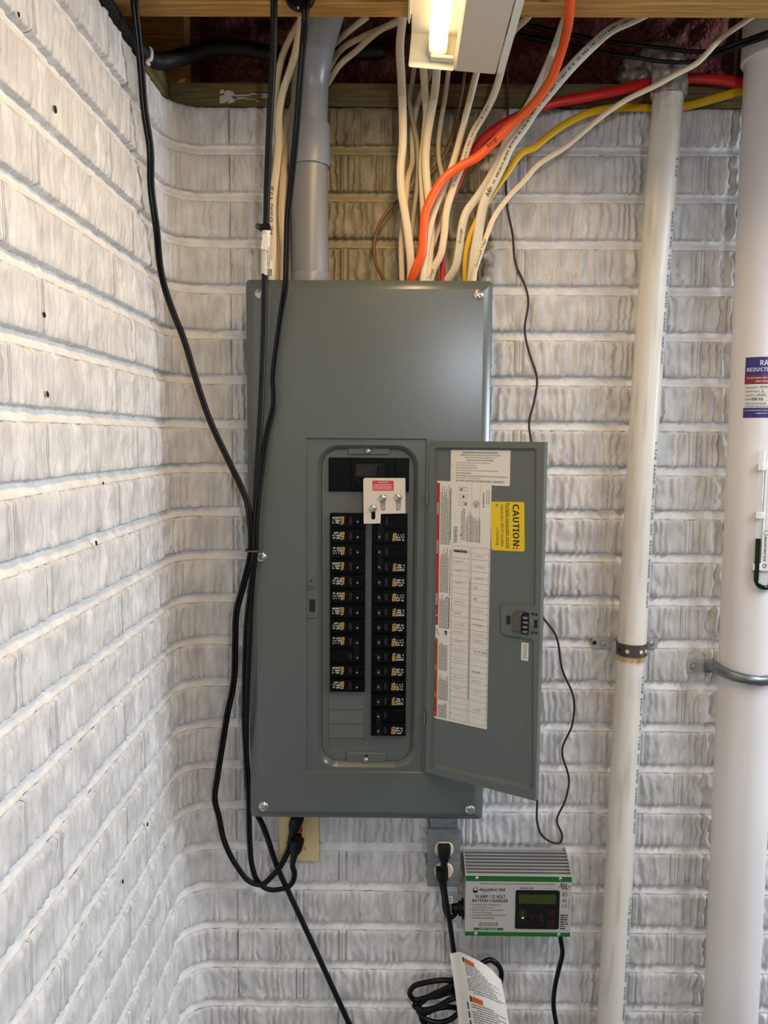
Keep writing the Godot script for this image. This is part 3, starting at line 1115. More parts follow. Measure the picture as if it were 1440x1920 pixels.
func breaker_body(poles: int) -> ArrayMesh:   # local: centre of the lowest pole at 0, label end towards -x
	var mb := MB.new()
	var st := mb.st(M.breaker)
	var H := 0.02505
	box(st, Vector3(-0.0291, -H / 2, -0.001), Vector3(0.0291, H * (poles - 0.5) - 0.0003, 0.0045), 0.0006)
	for k in poles:
		var y := k * H
		# raised front with a light moulded top edge, a slot beside the handle and two ribs
		prism(st, PackedVector2Array([Vector2(-0.0288, y - 0.0092), Vector2(0.0286, y - 0.0092), Vector2(0.0286, y + 0.0092), Vector2(-0.0288, y + 0.0092)]), 0.0045, 0.0098, 0.0007)
		box(mb.st(M.breaker_hi), Vector3(-0.028, y + 0.0084, 0.0094), Vector3(0.028, y + 0.0092, 0.0102))
		box(mb.st(M.breaker_hi), Vector3(-0.028, y - 0.0092, 0.0094), Vector3(0.028, y - 0.0086, 0.0101))
		box(mb.st(M.pit), Vector3(0.0030, y - 0.0056, 0.0096), Vector3(0.0076, y + 0.0056, 0.00995))
		box(mb.st(M.breaker_hi), Vector3(0.0022, y - 0.0064, 0.0094), Vector3(0.0030, y + 0.0064, 0.0103))
		box(mb.st(M.breaker_hi), Vector3(0.0225, y - 0.0062, 0.0094), Vector3(0.0231, y + 0.0062, 0.0101))
	return mb.mesh()


func breaker_handle(poles: int) -> ArrayMesh:
	var mb := MB.new()
	var st := mb.st(M.breaker_hi)
	var H := 0.02505
	for k in poles:
		var y := k * H
		prism(st, PackedVector2Array([Vector2(0.0085, 0.0095), Vector2(0.0218, 0.0095), Vector2(0.0200, 0.0150), Vector2(0.0125, 0.0175)]), -0.0056, 0.0056, 0.0006, Transform3D(Basis(Vector3(1, 0, 0), Vector3(0, 0, 1), Vector3(0, -1, 0)), Vector3(0, y, 0)))
		txt(mb.st(M.ink_white), "20" if poles == 1 else "30", Vector3(0.0168, y - 0.0005, 0.01695), Vector3(1, 0, -0.3).normalized(), UPV, 0.0030, 0.0026, "Droid Sans", 700)
	if poles == 2:
		box(st, Vector3(0.0098, -0.004, 0.0120), Vector3(0.0206, H + 0.004, 0.0158), 0.0008)
	return mb.mesh()


func breaker_label() -> ArrayMesh:   # white rating print with two yellow squares
	var mb := MB.new()
	var w := mb.st(M.ink_white)
	var z := 0.00995
	var y := mb.st(M.ink_yellow)
	box(y, Vector3(-0.0104, 0.0020, z - 0.0003), Vector3(-0.0056, 0.0068, z))
	box(y, Vector3(-0.0104, -0.0024, z - 0.0003), Vector3(-0.0060, 0.0010, z))
	box(mb.st(M.breaker), Vector3(-0.0091, 0.0034, z), Vector3(-0.0071, 0.0054, z + 0.00008))
	box(mb.st(M.breaker), Vector3(-0.0094, -0.0014, z), Vector3(-0.0078, 0.0002, z + 0.00008))
	for r in 3:
		var x := -0.0246
		while x < -0.0118:
			var ww := rng.randf_range(0.0008, 0.0022)
			var hh := rng.randf_range(0.0018, 0.0033)
			var yy := 0.0068 - r * 0.0043 - rng.randf() * 0.0008
			if rng.randf() < 0.85:
				quad(w, Vector3(x, yy - hh, z), Vector3(x + ww, yy - hh, z), Vector3(x + ww, yy, z), Vector3(x, yy, z))
			x += ww + 0.0005
	for i in 3:
		var x := -0.0108 + i * 0.0018
		quad(w, Vector3(x, -0.0064 + i * 0.0008, z), Vector3(x + 0.0011, -0.0064 + i * 0.0008, z), Vector3(x + 0.0011, -0.0034, z), Vector3(x, -0.0034, z))
	return mb.mesh()


func breakers(t: Node3D) -> void:
	var bodies := [breaker_body(1), breaker_body(2)]
	var handles := [breaker_handle(1), breaker_handle(2)]
	var labels := [breaker_label(), breaker_label(), breaker_label()]
	var H := 0.02505
	var L0 := Vector3(-0.0704, 1.4367, 0.085)
	var R0 := Vector3(-0.0015, 1.4364, 0.085)
	# [row of the labelled pole, poles]; on the left the second pole lies below, on the right above
	var left := [[0, 1], [1, 1], [2, 1], [3, 1], [4, 1], [5, 1], [6, 1], [7, 1], [8, 2], [10, 1], [11, 1]]
	var right := [[1, 2], [3, 2], [4, 1], [5, 1], [6, 1], [7, 1], [8, 1], [9, 1], [10, 1], [11, 1], [12, 1], [14, 2]]
	var n := 0
	for row in left:
		var poles: int = row[1]
		var low: int = row[0] + poles - 1
		var o := part(t, "circuit_breaker", bodies[poles - 1], Vector3(L0.x, L0.y - H * low, ZD))
		part(o, "breaker_handle", handles[poles - 1], Vector3.ZERO, false)
		part(o, "rating_label", labels[n % 3], Vector3(0.0005 * (n % 3), H * (poles - 1), 0), false)
		n += 1
	for row in right:
		var poles: int = row[1]
		# turned half round: its local up is down
		var o := part(t, "circuit_breaker", bodies[poles - 1], Vector3(R0.x, R0.y - H * (row[0] - poles + 1), ZD))
		o.rotation.z = PI
		part(o, "breaker_handle", handles[poles - 1], Vector3.ZERO, false)
		part(o, "rating_label", labels[n % 3], Vector3(0.0005 * (n % 3), H * (poles - 1), 0), false)
		n += 1


func slot(a: Vector3, b: Vector3) -> PackedVector2Array:
	return rrect(a.x, a.y, b.x, b.y, minf(b.x - a.x, b.y - a.y) * 0.48, 4)


func interlock(t: Node3D) -> void:
	var zf := 0.1035
	var mb := MB.new()
	var st := mb.st(M.plate)
	var pts := PackedVector2Array([Vector2(-0.0436, 1.4337), Vector2(-0.0165, 1.4345), Vector2(-0.0163, 1.4434), Vector2(-0.0161, 1.4499), Vector2(-0.0118, 1.45), Vector2(0.0122, 1.4507), Vector2(0.0236, 1.4511), Vector2(0.0228, 1.5078), Vector2(-0.0422, 1.5077), Vector2(-0.0446, 1.5051)])
	var holes := [slot(Vector3(-0.0316, 1.4407, 0.1035), Vector3(-0.025, 1.4632, 0.1035)), slot(Vector3(-0.0168, 1.4551, 0.1035), Vector3(-0.0092, 1.4788, 0.1035)), slot(Vector3(0.0082, 1.4553, 0.1035), Vector3(0.0159, 1.479, 0.1035))]
	holed_plate(st, pts, holes, zf - 0.0016, zf)
	var back := mb.st(M.plate)
	box(back, Vector3(-0.0205, 1.4516, 0.0985), Vector3(0.0206, 1.483, 0.099))
	var o := part(t, "interlock_plate", mb.mesh())
	o.set_meta("label", "cream sliding interlock plate")
	# stand-offs that carry the plate
	for p in [Vector3(-0.0286, 1.4589, 0.1035), Vector3(-0.0132, 1.4754, 0.1035), Vector3(0.0116, 1.4768, 0.1035)]:
		mb = MB.new()
		lathe(mb.st(M.zinc), [Vector2(0.0034, ZD - zf), Vector2(0.0034, 0.0002), Vector2(0.0062, 0.0002), Vector2(0.0062, 0.0008), Vector2(0, 0.0008)], facing(p, Vector3(0, 0, 1)), 14)
		part(o, "stand_off", mb.mesh(), Vector3.ZERO, false)
		part(o, "plate_screw", screw_mesh(0.0060, 0.0042, M.zinc, p.x * 70.0), p + Vector3(0, 0, 0.0008), false)
	mb = MB.new()
	var a := Vector3(-0.0298, 1.4873, 0.1037)
	var b := Vector3(0.0043, 1.5036, 0.1037)
	prism(mb.st(M.bright_red), rrect(a.x, a.y, b.x, b.y, 0.0015, 3), zf, zf + 0.0002)
	st = mb.st(M.ink_white)
	var m := (a + b) / 2 + Vector3(0, 0, 0.0001)
	m.z = zf + 0.00035
	txt(st, "WARNING!", m + Vector3(0, 0.0055, 0), RT, UPV, 0.017, 0.0026, "Droid Sans", 700)
	greek(st, m + Vector3(-0.0155, 0.0012, 0), RT, UPV, 0.031, 4, 0.0024, 0.0012, 0.15)
	var l := part(o, "warning_label", mb.mesh(), Vector3.ZERO, false)
	l.set_meta("label", "small red warning label with white print")
	o.position = -t.position


# ---------------------------------------------------------------- the open inner door, in its own axes: x from the hinge, y up, z towards the viewer
func door(t: Node3D) -> void:
	var dx := Vector3(0.1658, 0, 0.103).normalized()
	var xf := Transform3D(Basis(dx, UPV, Vector3(-dx.z, 0, dx.x)), Vector3(0.0600, 0, 0.097))
	var W := 0.1955
	var yb := 1.0172
	var yt := 1.5676
	var outer := PackedVector2Array([Vector2(0.001, yb), Vector2(W, yb), Vector2(W, yt), Vector2(0.001, yt)])
	var f := PackedVector2Array([Vector2(0.0107, 1.0236), Vector2(0.0177, 1.028), Vector2(0.188, 1.0334), Vector2(0.1913, 1.0402), Vector2(0.1858, 1.2662), Vector2(0.1827, 1.2703), Vector2(0.1381, 1.2701), Vector2(0.1327, 1.2736), Vector2(0.1309, 1.3112), Vector2(0.1344, 1.3149), Vector2(0.1857, 1.3187), Vector2(0.1872, 1.3246), Vector2(0.1828, 1.5546), Vector2(0.1794, 1.5585), Vector2(0.0138, 1.5572), Vector2(0.01, 1.5537)])
	var g := inset(f, 0.0045)
	var mb := MB.new()
	var st := mb.st(M.panel)
	var ring := with_holes(outer, [f])
	cap(st, ring, 0.0, Transform3D.IDENTITY)
	strip(st, f, 0.0, g, -0.0045, Transform3D.IDENTITY)
	cap(st, g, -0.0045, Transform3D.IDENTITY)
	cap(st, outer, -0.012, Transform3D.IDENTITY, false)
	strip(st, outer, -0.012, outer, 0.0, Transform3D.IDENTITY)
	var o := part(t, "panel_door", mb.mesh(), Vector3.ZERO, false)
	o.transform = Transform3D(xf.basis, xf.origin - t.position)
	o.set_meta("label", "open grey inner door covered in paper labels")
	# hinge knuckles
	for y in [Vector3(0.0586, 1.4745, 0.097), Vector3(0.0594, 1.1109, 0.097)]:
		mb = MB.new()
		lathe(mb.st(M.steel), [Vector2(0, -0.0105), Vector2(0.0019, -0.0103), Vector2(0.0019, 0.0103), Vector2(0, 0.0105)], facing(Vector3(-0.0005, y.y, 0.0016), UPV), 12)
		part(o, "hinge", mb.mesh(), Vector3.ZERO, false)
	latch(o)
	var zl := -0.0045
	# printed instruction label
	var a := Vector2(0.0382, 1.4999)
	var b := Vector2(0.1396, 1.5567)
	mb = MB.new()
	prism(mb.st(M.paper), rrect(a.x, a.y, b.x, b.y, 0.0025, 3), zl, zl + 0.0005)
	st = mb.st(M.ink)
	var w := b.x - a.x
	var z := zl + 0.0007
	var cx := (a.x + b.x) / 2
	var lines := ["Mechanical Generator Interlock Kit", "Suitable for use in accordance with Article 702 of the", "National Electrical Code, ANSI/NFPA 70", "Generator Start-Up Procedure", "Plug in power cord into generator and inlet box", "Start Generator and warm up", "Turn off all high load breakers", "Electric Stove, Cooktop, Oven, Dryer and Air Conditioner", "Turn off Main Breaker", "Move Interlock to block Main Breaker and turn on Generator Breaker", "Reverse order to use Utility Power", "DO NOT EXCEED GENERATOR'S CAPACITY"]
	var wid := [0.59, 0.67, 0.51, 0.46, 0.58, 0.35, 0.37, 0.72, 0.27, 0.87, 0.42, 0.81]
	for i in lines.size():
		var y := lerpf(b.y, a.y, 0.115 + i * 0.0715)
		var bold := i in [0, 3, 11]
		var lx: float = cx if i < 4 or i == 11 else a.x + w * 0.09 + w * wid[i] / 2
		txt(st, lines[i], Vector3(lx, y, z), RT, UPV, w * wid[i], 0.0027 if bold else 0.0025, "Droid Serif", 700 if bold else 400)
		if i in [4, 5, 6, 8, 9, 10]:
			txt(st, str([4, 5, 6, 8, 9, 10].find(i) + 1) + ".", Vector3(a.x + w * 0.045, y, z), RT, UPV, 0.0019, 0.0019, "Droid Serif")
	var l := part(o, "instruction_label", mb.mesh(), Vector3.ZERO, false)
	l.set_meta("label", "white printed instruction label at the top")
	directory(o, zl)
	# caution sticker
	mb = MB.new()
	a = Vector2(0.1376, 1.4382)
	var rot := Transform3D(Basis(Vector3(0, 0, 1), 0.035), Vector3(a.x, a.y, 0))
	var hw := 0.0276
	var hh := 0.0377
	prism(mb.st(M.caution), rrect(-hw, -hh, hw, hh, 0.003, 3), zl, zl + 0.0010, 0, rot)
	st = mb.st(M.ink)
	var R := rot.basis * Vector3(0, -1, 0)
	var U := rot.basis * Vector3(1, 0, 0)
	z = zl + 0.0012
	txt(st, "CAUTION:", rot * Vector3(0.0140, 0.0, z), R, U, 0.0680, 0.0103, "Droid Sans", 700)
	txt(st, "Portable Generator on site", rot * Vector3(0.0010, 0.001, z), R, U, 0.0690, 0.0062, "Droid Sans", 400)
	bar(st, rot * Vector3(-0.0022, 0.0352, z), rot * Vector3(-0.0022, -0.0335, z), U, 0.0006)
	txt(st, "Generator INLET located", rot * Vector3(-0.0085, 0.0015, z), R, U, 0.0640, 0.0050, "Droid Sans", 400)
	txt(st, "at", rot * Vector3(-0.0170, 0.0325, z), R, U, 0.0045, 0.0043, "Droid Sans", 400)
	txt(st, "of building", rot * Vector3(-0.0170, -0.016, z), R, U, 0.0270, 0.0056, "Droid Sans", 400)
	l = part(o, "caution_sticker", mb.mesh(), Vector3.ZERO, false)
	l.set_meta("label", "yellow caution sticker")
	# number sticker below the latch
	mb = MB.new()
	a = Vector2(0.1645, 1.2332)
	b = Vector2(0.1764, 1.2613)
	prism(mb.st(M.paper), rrect(a.x, a.y, b.x, b.y, 0.0014, 3), zl, zl + 0.0005)
	txt(mb.st(M.ink), "'230222", Vector3((a.x + b.x) / 2, (a.y + b.y) / 2, zl + 0.0007), UPV, -RT, (b.y - a.y) * 0.84, (b.x - a.x) * 0.42)
	l = part(o, "number_sticker", mb.mesh(), Vector3.ZERO, false)
	l.set_meta("label", "small white number sticker")


func latch(o: Node3D) -> void:
	var mb := MB.new()
	var a := Vector2(0.1408, 1.2873)
	var b := Vector2(0.1472, 1.3007)
	box(mb.st(M.pit), Vector3(a.x, a.y, 0.0), Vector3(b.x, b.y, 0.0004))
	for q in [[Vector2(0.1653, 1.2748), Vector2(0.1774, 1.3095)], [Vector2(0.1813, 1.3067), Vector2(0.1855, 1.3101)], [Vector2(0.1873, 1.3066), Vector2(0.191, 1.31)], [Vector2(0.1816, 1.2779), Vector2(0.1858, 1.2814)], [Vector2(0.1876, 1.2784), Vector2(0.1913, 1.2818)], [Vector2(0.1861, 1.2876), Vector2(0.1913, 1.2998)]]:
		var p0: Vector2 = q[0]
		var p1: Vector2 = q[1]
		box(mb.st(M.pit), Vector3(minf(p0.x, p1.x), p0.y, 0.0), Vector3(maxf(p0.x, p1.x), p1.y, 0.0005))
	var st := mb.st(M.dull_metal)
	a = Vector2(0.153, 1.2789)
	b = Vector2(0.1671, 1.3074)
	box(st, Vector3(a.x, a.y, 0.0), Vector3(b.x, b.y, 0.0075), 0.0016)
	box(st, Vector3(a.x + 0.004, b.y - 0.002, 0.002), Vector3(b.x + 0.002, b.y + 0.003, 0.006), 0.001)
	st = mb.st(M.steel)
	for k in 4:
		var y: float = lerpf(Vector2(0.1721, 1.2807).y, Vector2(0.1715, 1.3021).y, k / 3.0)
		box(st, Vector3(Vector2(0.1692, 1.2911).x, y - 0.0022, 0.001), Vector3(Vector2(0.177, 1.2921).x, y + 0.0015, 0.0045 + 0.001 * (k % 2)), 0.0006)
	sweep(st, spline([v3(Vector2(0.1815, 1.301), 0.002), v3(Vector2(0.1837, 1.2963), 0.004), v3(Vector2(0.1846, 1.294), 0.004), v3(Vector2(0.1849, 1.2842), 0.003)], 3), 0.0007, 0.0007, 6)
	part(o, "latch", mb.mesh(), Vector3.ZERO, false)


func directory(o: Node3D, zl: float) -> void:
	var mb := MB.new()
	var a := Vector2(0.011, 1.1108)
	var b := Vector2(0.1094, 1.5038)
	var c := Vector2(0.1137, 1.1122)
	var x0 := a.x
	var x1 := b.x
	var yt := b.y
	var yb := (a.y + c.y) / 2
	prism(mb.st(M.paper), rrect(x0, yb, x1, yt, 0.0012, 2), zl, zl + 0.0004)
	var z := zl + 0.0006
	var zt := zl + 0.0008
	var ink := mb.st(M.ink)
	var W := x1 - x0
	var H := yt - yb
	var band := mb.st(M.red_ink)
	# red and orange warning bands along the hinge edge, lettered upwards
	var bx0 := x0 + W * 0.02
	var bx1 := x0 + W * 0.085
	quad(band, Vector3(bx0, yt - H * 0.600, z), Vector3(bx1, yt - H * 0.600, z), Vector3(bx1, yt - H * 0.008, z), Vector3(bx0, yt - H * 0.008, z))
	band = mb.st(M.orange_ink)
	quad(band, Vector3(bx0, yb + H * 0.008, z), Vector3(bx1, yb + H * 0.008, z), Vector3(bx1, yt - H * 0.655, z), Vector3(bx0, yt - H * 0.655, z))
	var bm := (bx0 + bx1) / 2
	var wt := mb.st(M.ink_white)
	for q in [["DANGER", 0.112, 0.048], ["PELIGRO", 0.272, 0.052], ["DANGER", 0.490, 0.048]]:
		txt(wt, q[0], Vector3(bm, yt - H * q[1], zt), UPV, -RT, H * q[2], (bx1 - bx0) * 0.62, "Droid Sans", 700)
	for q in [["AVERTISSEMENT", 0.716, 0.105], ["ADVERTENCIA", 0.838, 0.090], ["WARNING", 0.940, 0.062]]:
		txt(ink, q[0], Vector3(bm, yt - H * q[1], zt), UPV, -RT, H * q[2], (bx1 - bx0) * 0.62, "Droid Sans", 700)
	for q in [[wt, 0.560], [ink, 0.984]]:
		var y: float = yt - H * q[1]
		var e := (bx1 - bx0) * 0.3
		tri(q[0], Vector3(bm + e, y - e, zt), Vector3(bm + e, y + e, zt), Vector3(bm - e, y, zt))
	# flash symbol and hand pictogram between the bands
	var fy := yt - H * 0.628
	for q in [[-0.0022, 0.006, 0.0024, -0.004], [0.0024, 0.005, -0.0030, 0.001], [0.0002, 0.0006, 0.0030, -0.0055]]:
		bar(mb.st(M.red_ink), Vector3(bx0 + 0.005 + q[0], fy + q[1], zt), Vector3(bx0 + 0.005 + q[2], fy + q[3], zt), Vector3(1, 0.4, 0).normalized(), 0.0010)
	var hx := x0 + W * 0.205
	quad(ink, Vector3(hx, fy - 0.0035, z), Vector3(hx + 0.0045, fy - 0.0035, z), Vector3(hx + 0.0045, fy + 0.0035, z), Vector3(hx, fy + 0.0035, z))
	quad(wt, Vector3(hx + 0.0006, fy - 0.0028, zt), Vector3(hx + 0.0030, fy - 0.0028, zt), Vector3(hx + 0.0022, fy + 0.0006, zt), Vector3(hx + 0.0006, fy + 0.0012, zt))
	# columns of fine print, set upwards
	var gr := mb.st(M.ink_grey)
	for q in [[0.10, 0.015, 0.245, 9], [0.10, 0.270, 0.190, 8], [0.10, 0.470, 0.140, 9], [0.10, 0.668, 0.120, 8], [0.10, 0.805, 0.110, 9], [0.10, 0.925, 0.066, 8]]:
		greek(gr, Vector3(x0 + W * q[0] + 0.0016, yt - H * (q[1] + q[2]), z), UPV, -RT, H * q[2], q[3], W * 0.0205, W * 0.011, 0.25)
	for q in [[0.295, 0.020, 0.220], [0.295, 0.270, 0.200], [0.292, 0.480, 0.125]]:
		greek(ink, Vector3(x0 + W * q[0], yt - H * (q[1] + q[2]), z), UPV, -RT, H * q[2], 1, 0.001, W * 0.010, 0.05)
	# upper right block: model letters, approvals, small diagrams
	for q in [[0.34, 0.160, 0.090, 2], [0.47, 0.100, 0.135, 3], [0.56, 0.110, 0.130, 6], [0.72, 0.120, 0.120, 4]]:
		greek(gr, Vector3(x0 + W * q[0] + 0.002, yt - H * (q[1] + q[2]), z), UPV, -RT, H * q[2], q[3], W * 0.026, W * 0.012, 0.35)
	txt(ink, "HOMC30UC", Vector3(x0 + W * 0.400, yt - H * 0.212, zt), UPV, -RT, H * 0.064, W * 0.030)
	txt(ink, "A", Vector3(x0 + W * 0.475, yt - H * 0.215, zt), UPV, -RT, W * 0.03, W * 0.030, "Droid Sans", 700)
	txt(ink, "SQUARE D", Vector3(x0 + W * 0.865, yt - H * 0.070, zt), -UPV, RT, H * 0.058, W * 0.028, "Droid Sans", 700)
	greek(gr, Vector3(x0 + W * 0.93, yt - H * 0.085, z), UPV, -RT, H * 0.070, 2, W * 0.035, W * 0.010, 0.2)
	for x in [0.660, 0.805]:
		bar(gr, Vector3(x0 + W * x, yt - H * 0.245, z), Vector3(x0 + W * x, yt - H * 0.005, z), RT, 0.0003)
	ring_print(ink, Vector3(x0 + W * 0.740, yt - H * 0.088, zt), W * 0.052, 0.0007)
	txt(ink, "UL", Vector3(x0 + W * 0.740, yt - H * 0.088, zt), UPV, -RT, W * 0.05, W * 0.045, "Droid Sans", 700)
	for i in 3:
		var y := yt - H * (0.022 + i * 0.029)
		var xx := x0 + W * 0.43
		for e in [[0.0, 0.0, 0.15, 0.0], [0.0, -0.015, 0.15, -0.015], [0.0, 0.0, 0.0, -0.015], [0.08, 0.0, 0.08, -0.015], [0.15, 0.0, 0.15, -0.015]]:
			var p0 := Vector3(xx + W * e[0], y + H * e[1], z)
			var p1 := Vector3(xx + W * e[2], y + H * e[3], z)
			bar(gr, p0, p1, (p1 - p0).normalized().cross(Vector3(0, 0, -1)), 0.0004)
		var ay := y - H * 0.0085
		tri(ink, Vector3(xx + W * (0.03 + 0.04 * i), ay - 0.0022, zt), Vector3(xx + W * (0.07 + 0.04 * i), ay, zt), Vector3(xx + W * (0.03 + 0.04 * i), ay + 0.0022, zt))
	# circuit directory: two ruled columns
	var ty := yt - H * 0.262
	var by := yb + H * 0.012
	var cols := [[0.325, 0.640], [0.675, 0.985]]
	for cc in cols:
		for e in cc:
			bar(ink, Vector3(x0 + W * e, by, z), Vector3(x0 + W * e, ty, z), RT, 0.00035)
		for i in 31:
			var y := lerpf(ty, by, i / 30.0)
			bar(ink if i % 2 == 0 else gr, Vector3(x0 + W * cc[0], y, z), Vector3(x0 + W * cc[1], y, z), UPV, 0.00028 if i % 2 == 0 else 0.0002)
	greek(gr, Vector3(x0 + W * 0.665, by + H * 0.1, z), UPV, -RT, H * 0.5, 1, 0.001, W * 0.012, 0.05)
	var num := 1
	for i in 15:
		var y := lerpf(ty, by, (i * 2 + 1.0) / 30.0)
		for side in 2:
			var x: float = x0 + W * (0.340 if side == 0 else 0.970)
			txt(ink, str(num), Vector3(x, y, zt), UPV, -RT, 0.0011 if num < 10 else 0.0022, 0.0017)
			num += 1
	# handwriting: one entry in marker, the rest in faint pencil
	var pen := mb.st(M.ink)
	scrawl(pen, Vector3(x0 + W * 0.36, lerpf(ty, by, 0.030), zt), W * 0.24, 0.0040, 0.0009, 6)
	txt(pen, "washer", Vector3(x0 + W * 0.480, lerpf(ty, by, 0.024), zt + 0.0001), RT, UPV, W * 0.25, 0.0058, "Droid Sans", 700)
	var pc := mb.st(M.pencil)
	for q in [[0.70, 6.7, "AC", 0.08], [0.70, 8.6, "AC", 0.08], [0.70, 13.0, "Fridge", 0.17], [0.70, 21.0, "Desk", 0.15], [0.72, 17.5, "W.W. Bed", 0.24]]:
		txt(pc, q[2], Vector3(x0 + W * (q[0] + q[3] / 2 + 0.02), lerpf(ty, by, q[1] / 30.0), zt), RT, UPV, W * q[3], 0.0048)
	for q in [[0.37, 2.6, 0.18], [0.37, 4.2, 0.14], [0.37, 6.2, 0.16], [0.37, 9.5, 0.2], [0.37, 11.4, 0.14], [0.37, 13.4, 0.2], [0.37, 14.6, 0.18], [0.37, 16.3, 0.16], [0.37, 17.6, 0.2], [0.37, 19.5, 0.2], [0.37, 22.5, 0.2], [0.37, 24.4, 0.15], [0.72, 1.4, 0.17], [0.72, 3.3, 0.18], [0.72, 5.2, 0.18], [0.72, 10.6, 0.18], [0.72, 12.0, 0.16], [0.72, 14.6, 0.2], [0.72, 15.6, 0.18], [0.72, 22.6, 0.16], [0.72, 24.4, 0.18], [0.74, 27.5, 0.14]]:
		scrawl(pc, Vector3(x0 + W * q[0], lerpf(ty, by, q[1] / 30.0), zt), W * q[2], 0.0036, 0.0004, 5)
	var l := part(o, "circuit_directory", mb.mesh(), Vector3.ZERO, false)
	l.set_meta("label", "long white circuit directory with red and orange warning bands")


func scrawl(st: SurfaceTool, at: Vector3, w: float, h: float, t: float, bumps: int) -> void:   # a line of joined-up pencil loops
	var last := at
	for i in range(1, bumps * 2 + 1):
		var p := at + Vector3(w * i / (bumps * 2.0), h * (rng.randf_range(0.25, 0.5) if i % 2 == 1 else rng.randf_range(-0.5, -0.2)), 0)
		bar(st, last, p, (p - last).normalized().cross(Vector3(0, 0, -1)), t)
		last = p


func ring_print(st: SurfaceTool, c: Vector3, r: float, t: float) -> void:
	for i in 20:
		var a0 := TAU * i / 20
		var a1 := TAU * (i + 1) / 20
		var p0 := Vector3(cos(a0), sin(a0), 0)
		var p1 := Vector3(cos(a1), sin(a1), 0)
		quad(st, c + p0 * r, c + p1 * r, c + p1 * (r - t), c + p0 * (r - t))


# ---------------------------------------------------------------- grey conduit
func conduit() -> void:
	var t := thing("conduit", "thick grey plastic conduit rising from the panel top past a coupling", "conduit", Vector3(-0.134, 1.80, 0.045))
	var mb := MB.new()
	var bottom := Vector3(-0.1332, 1.816, 0.045)
	sweep(mb.st(M.pvc_grey), spline([Vector3(-0.1345, 1.79, 0.045), Vector3(-0.1350, 1.90, 0.045), Vector3(-0.1363, 2.027, 0.045), Vector3(-0.1361, 2.1009, 0.046), Vector3(-0.1338, 2.1397, 0.051), Vector3(-0.1273, 2.1703, 0.064), Vector3(-0.117, 2.1961, 0.085), Vector3(-0.103, 2.2198, 0.115), Vector3(-0.0877, 2.2387, 0.15)], 8), 0.0300, 0.0300, 24)
	part(t, "pipe", mb.mesh())
	mb = MB.new()
	var c := Vector3(-0.1363, 2.007, 0.045)
	var d := Vector3(-0.1362, 2.0725, 0.045)
	lathe(mb.st(M.pvc_hub), [Vector2(0.0302, -0.0005), Vector2(0.0332, 0), Vector2(0.0336, 0.001), Vector2(0.0336, d.y - c.y - 0.001), Vector2(0.0331, d.y - c.y), Vector2(0.0302, d.y - c.y + 0.0005)], facing(c, UPV), 28)
	part(t, "coupling", mb.mesh())
	mb = MB.new()
	lathe(mb.st(M.pvc_hub), [Vector2(0.0320, 0), Vector2(0.0320, 0.024), Vector2(0.0312, 0.026), Vector2(0.0302, 0.0262)], facing(Vector3(-0.1345, 1.812, 0.045), UPV), 28)
	part(t, "terminal_adapter", mb.mesh())


# ---------------------------------------------------------------- building cables that drop into the top of the panel
func cable(called: String, p: Array, a: float, b: float, m: Material, label: String, group := "", tw0 := 0.0, tw1 := 0.0) -> MeshInstance3D:
	return single(called, tube_mesh(p, a, b, m, 6, 12, tw0, tw1), label, "cable", group)


# dashes of factory print or handwriting that follow a cable's front
func cable_print(o: MeshInstance3D, called: String, p: Array, m: Material, b: float, h: float, from: float, to: float, text := "", w := 0.02) -> void:
	var s := spline(p, 10)
	var mb := MB.new()
	var st := mb.st(m)
	if text:
		var k := int(lerpf(0, s.size() - 1, from))
		var r := (s[mini(k + 2, s.size() - 1)] - s[maxi(k - 2, 0)]).normalized()
		if to < 0:
			r = -r
		r = Vector3(r.x, r.y, 0).normalized()
		txt(st, text, s[k] + Vector3(0, 0, b + 0.0012), r, Vector3(-r.y, r.x, 0), w, h)
	else:
		for k in range(int(from * s.size()), int(to * s.size()) - 1):
			var r := s[k + 1] - s[k]
			var l := r.length()
			r = r.normalized()
			var u := Vector3(-r.y, r.x, 0).normalized()
			var x := 0.0
			while x < l - 0.001:
				var g := rng.randf_range(0.0012, 0.0032)
				if rng.randf() < 0.72:
					bar(st, s[k] + r * x + Vector3(0, 0, b + 0.0003), s[k] + r * minf(x + g, l) + Vector3(0, 0, b + 0.0003), u, h * rng.randf_range(0.7, 1.0))
				x += g + 0.0008
	part(o, called, mb.mesh(), Vector3.ZERO, false)


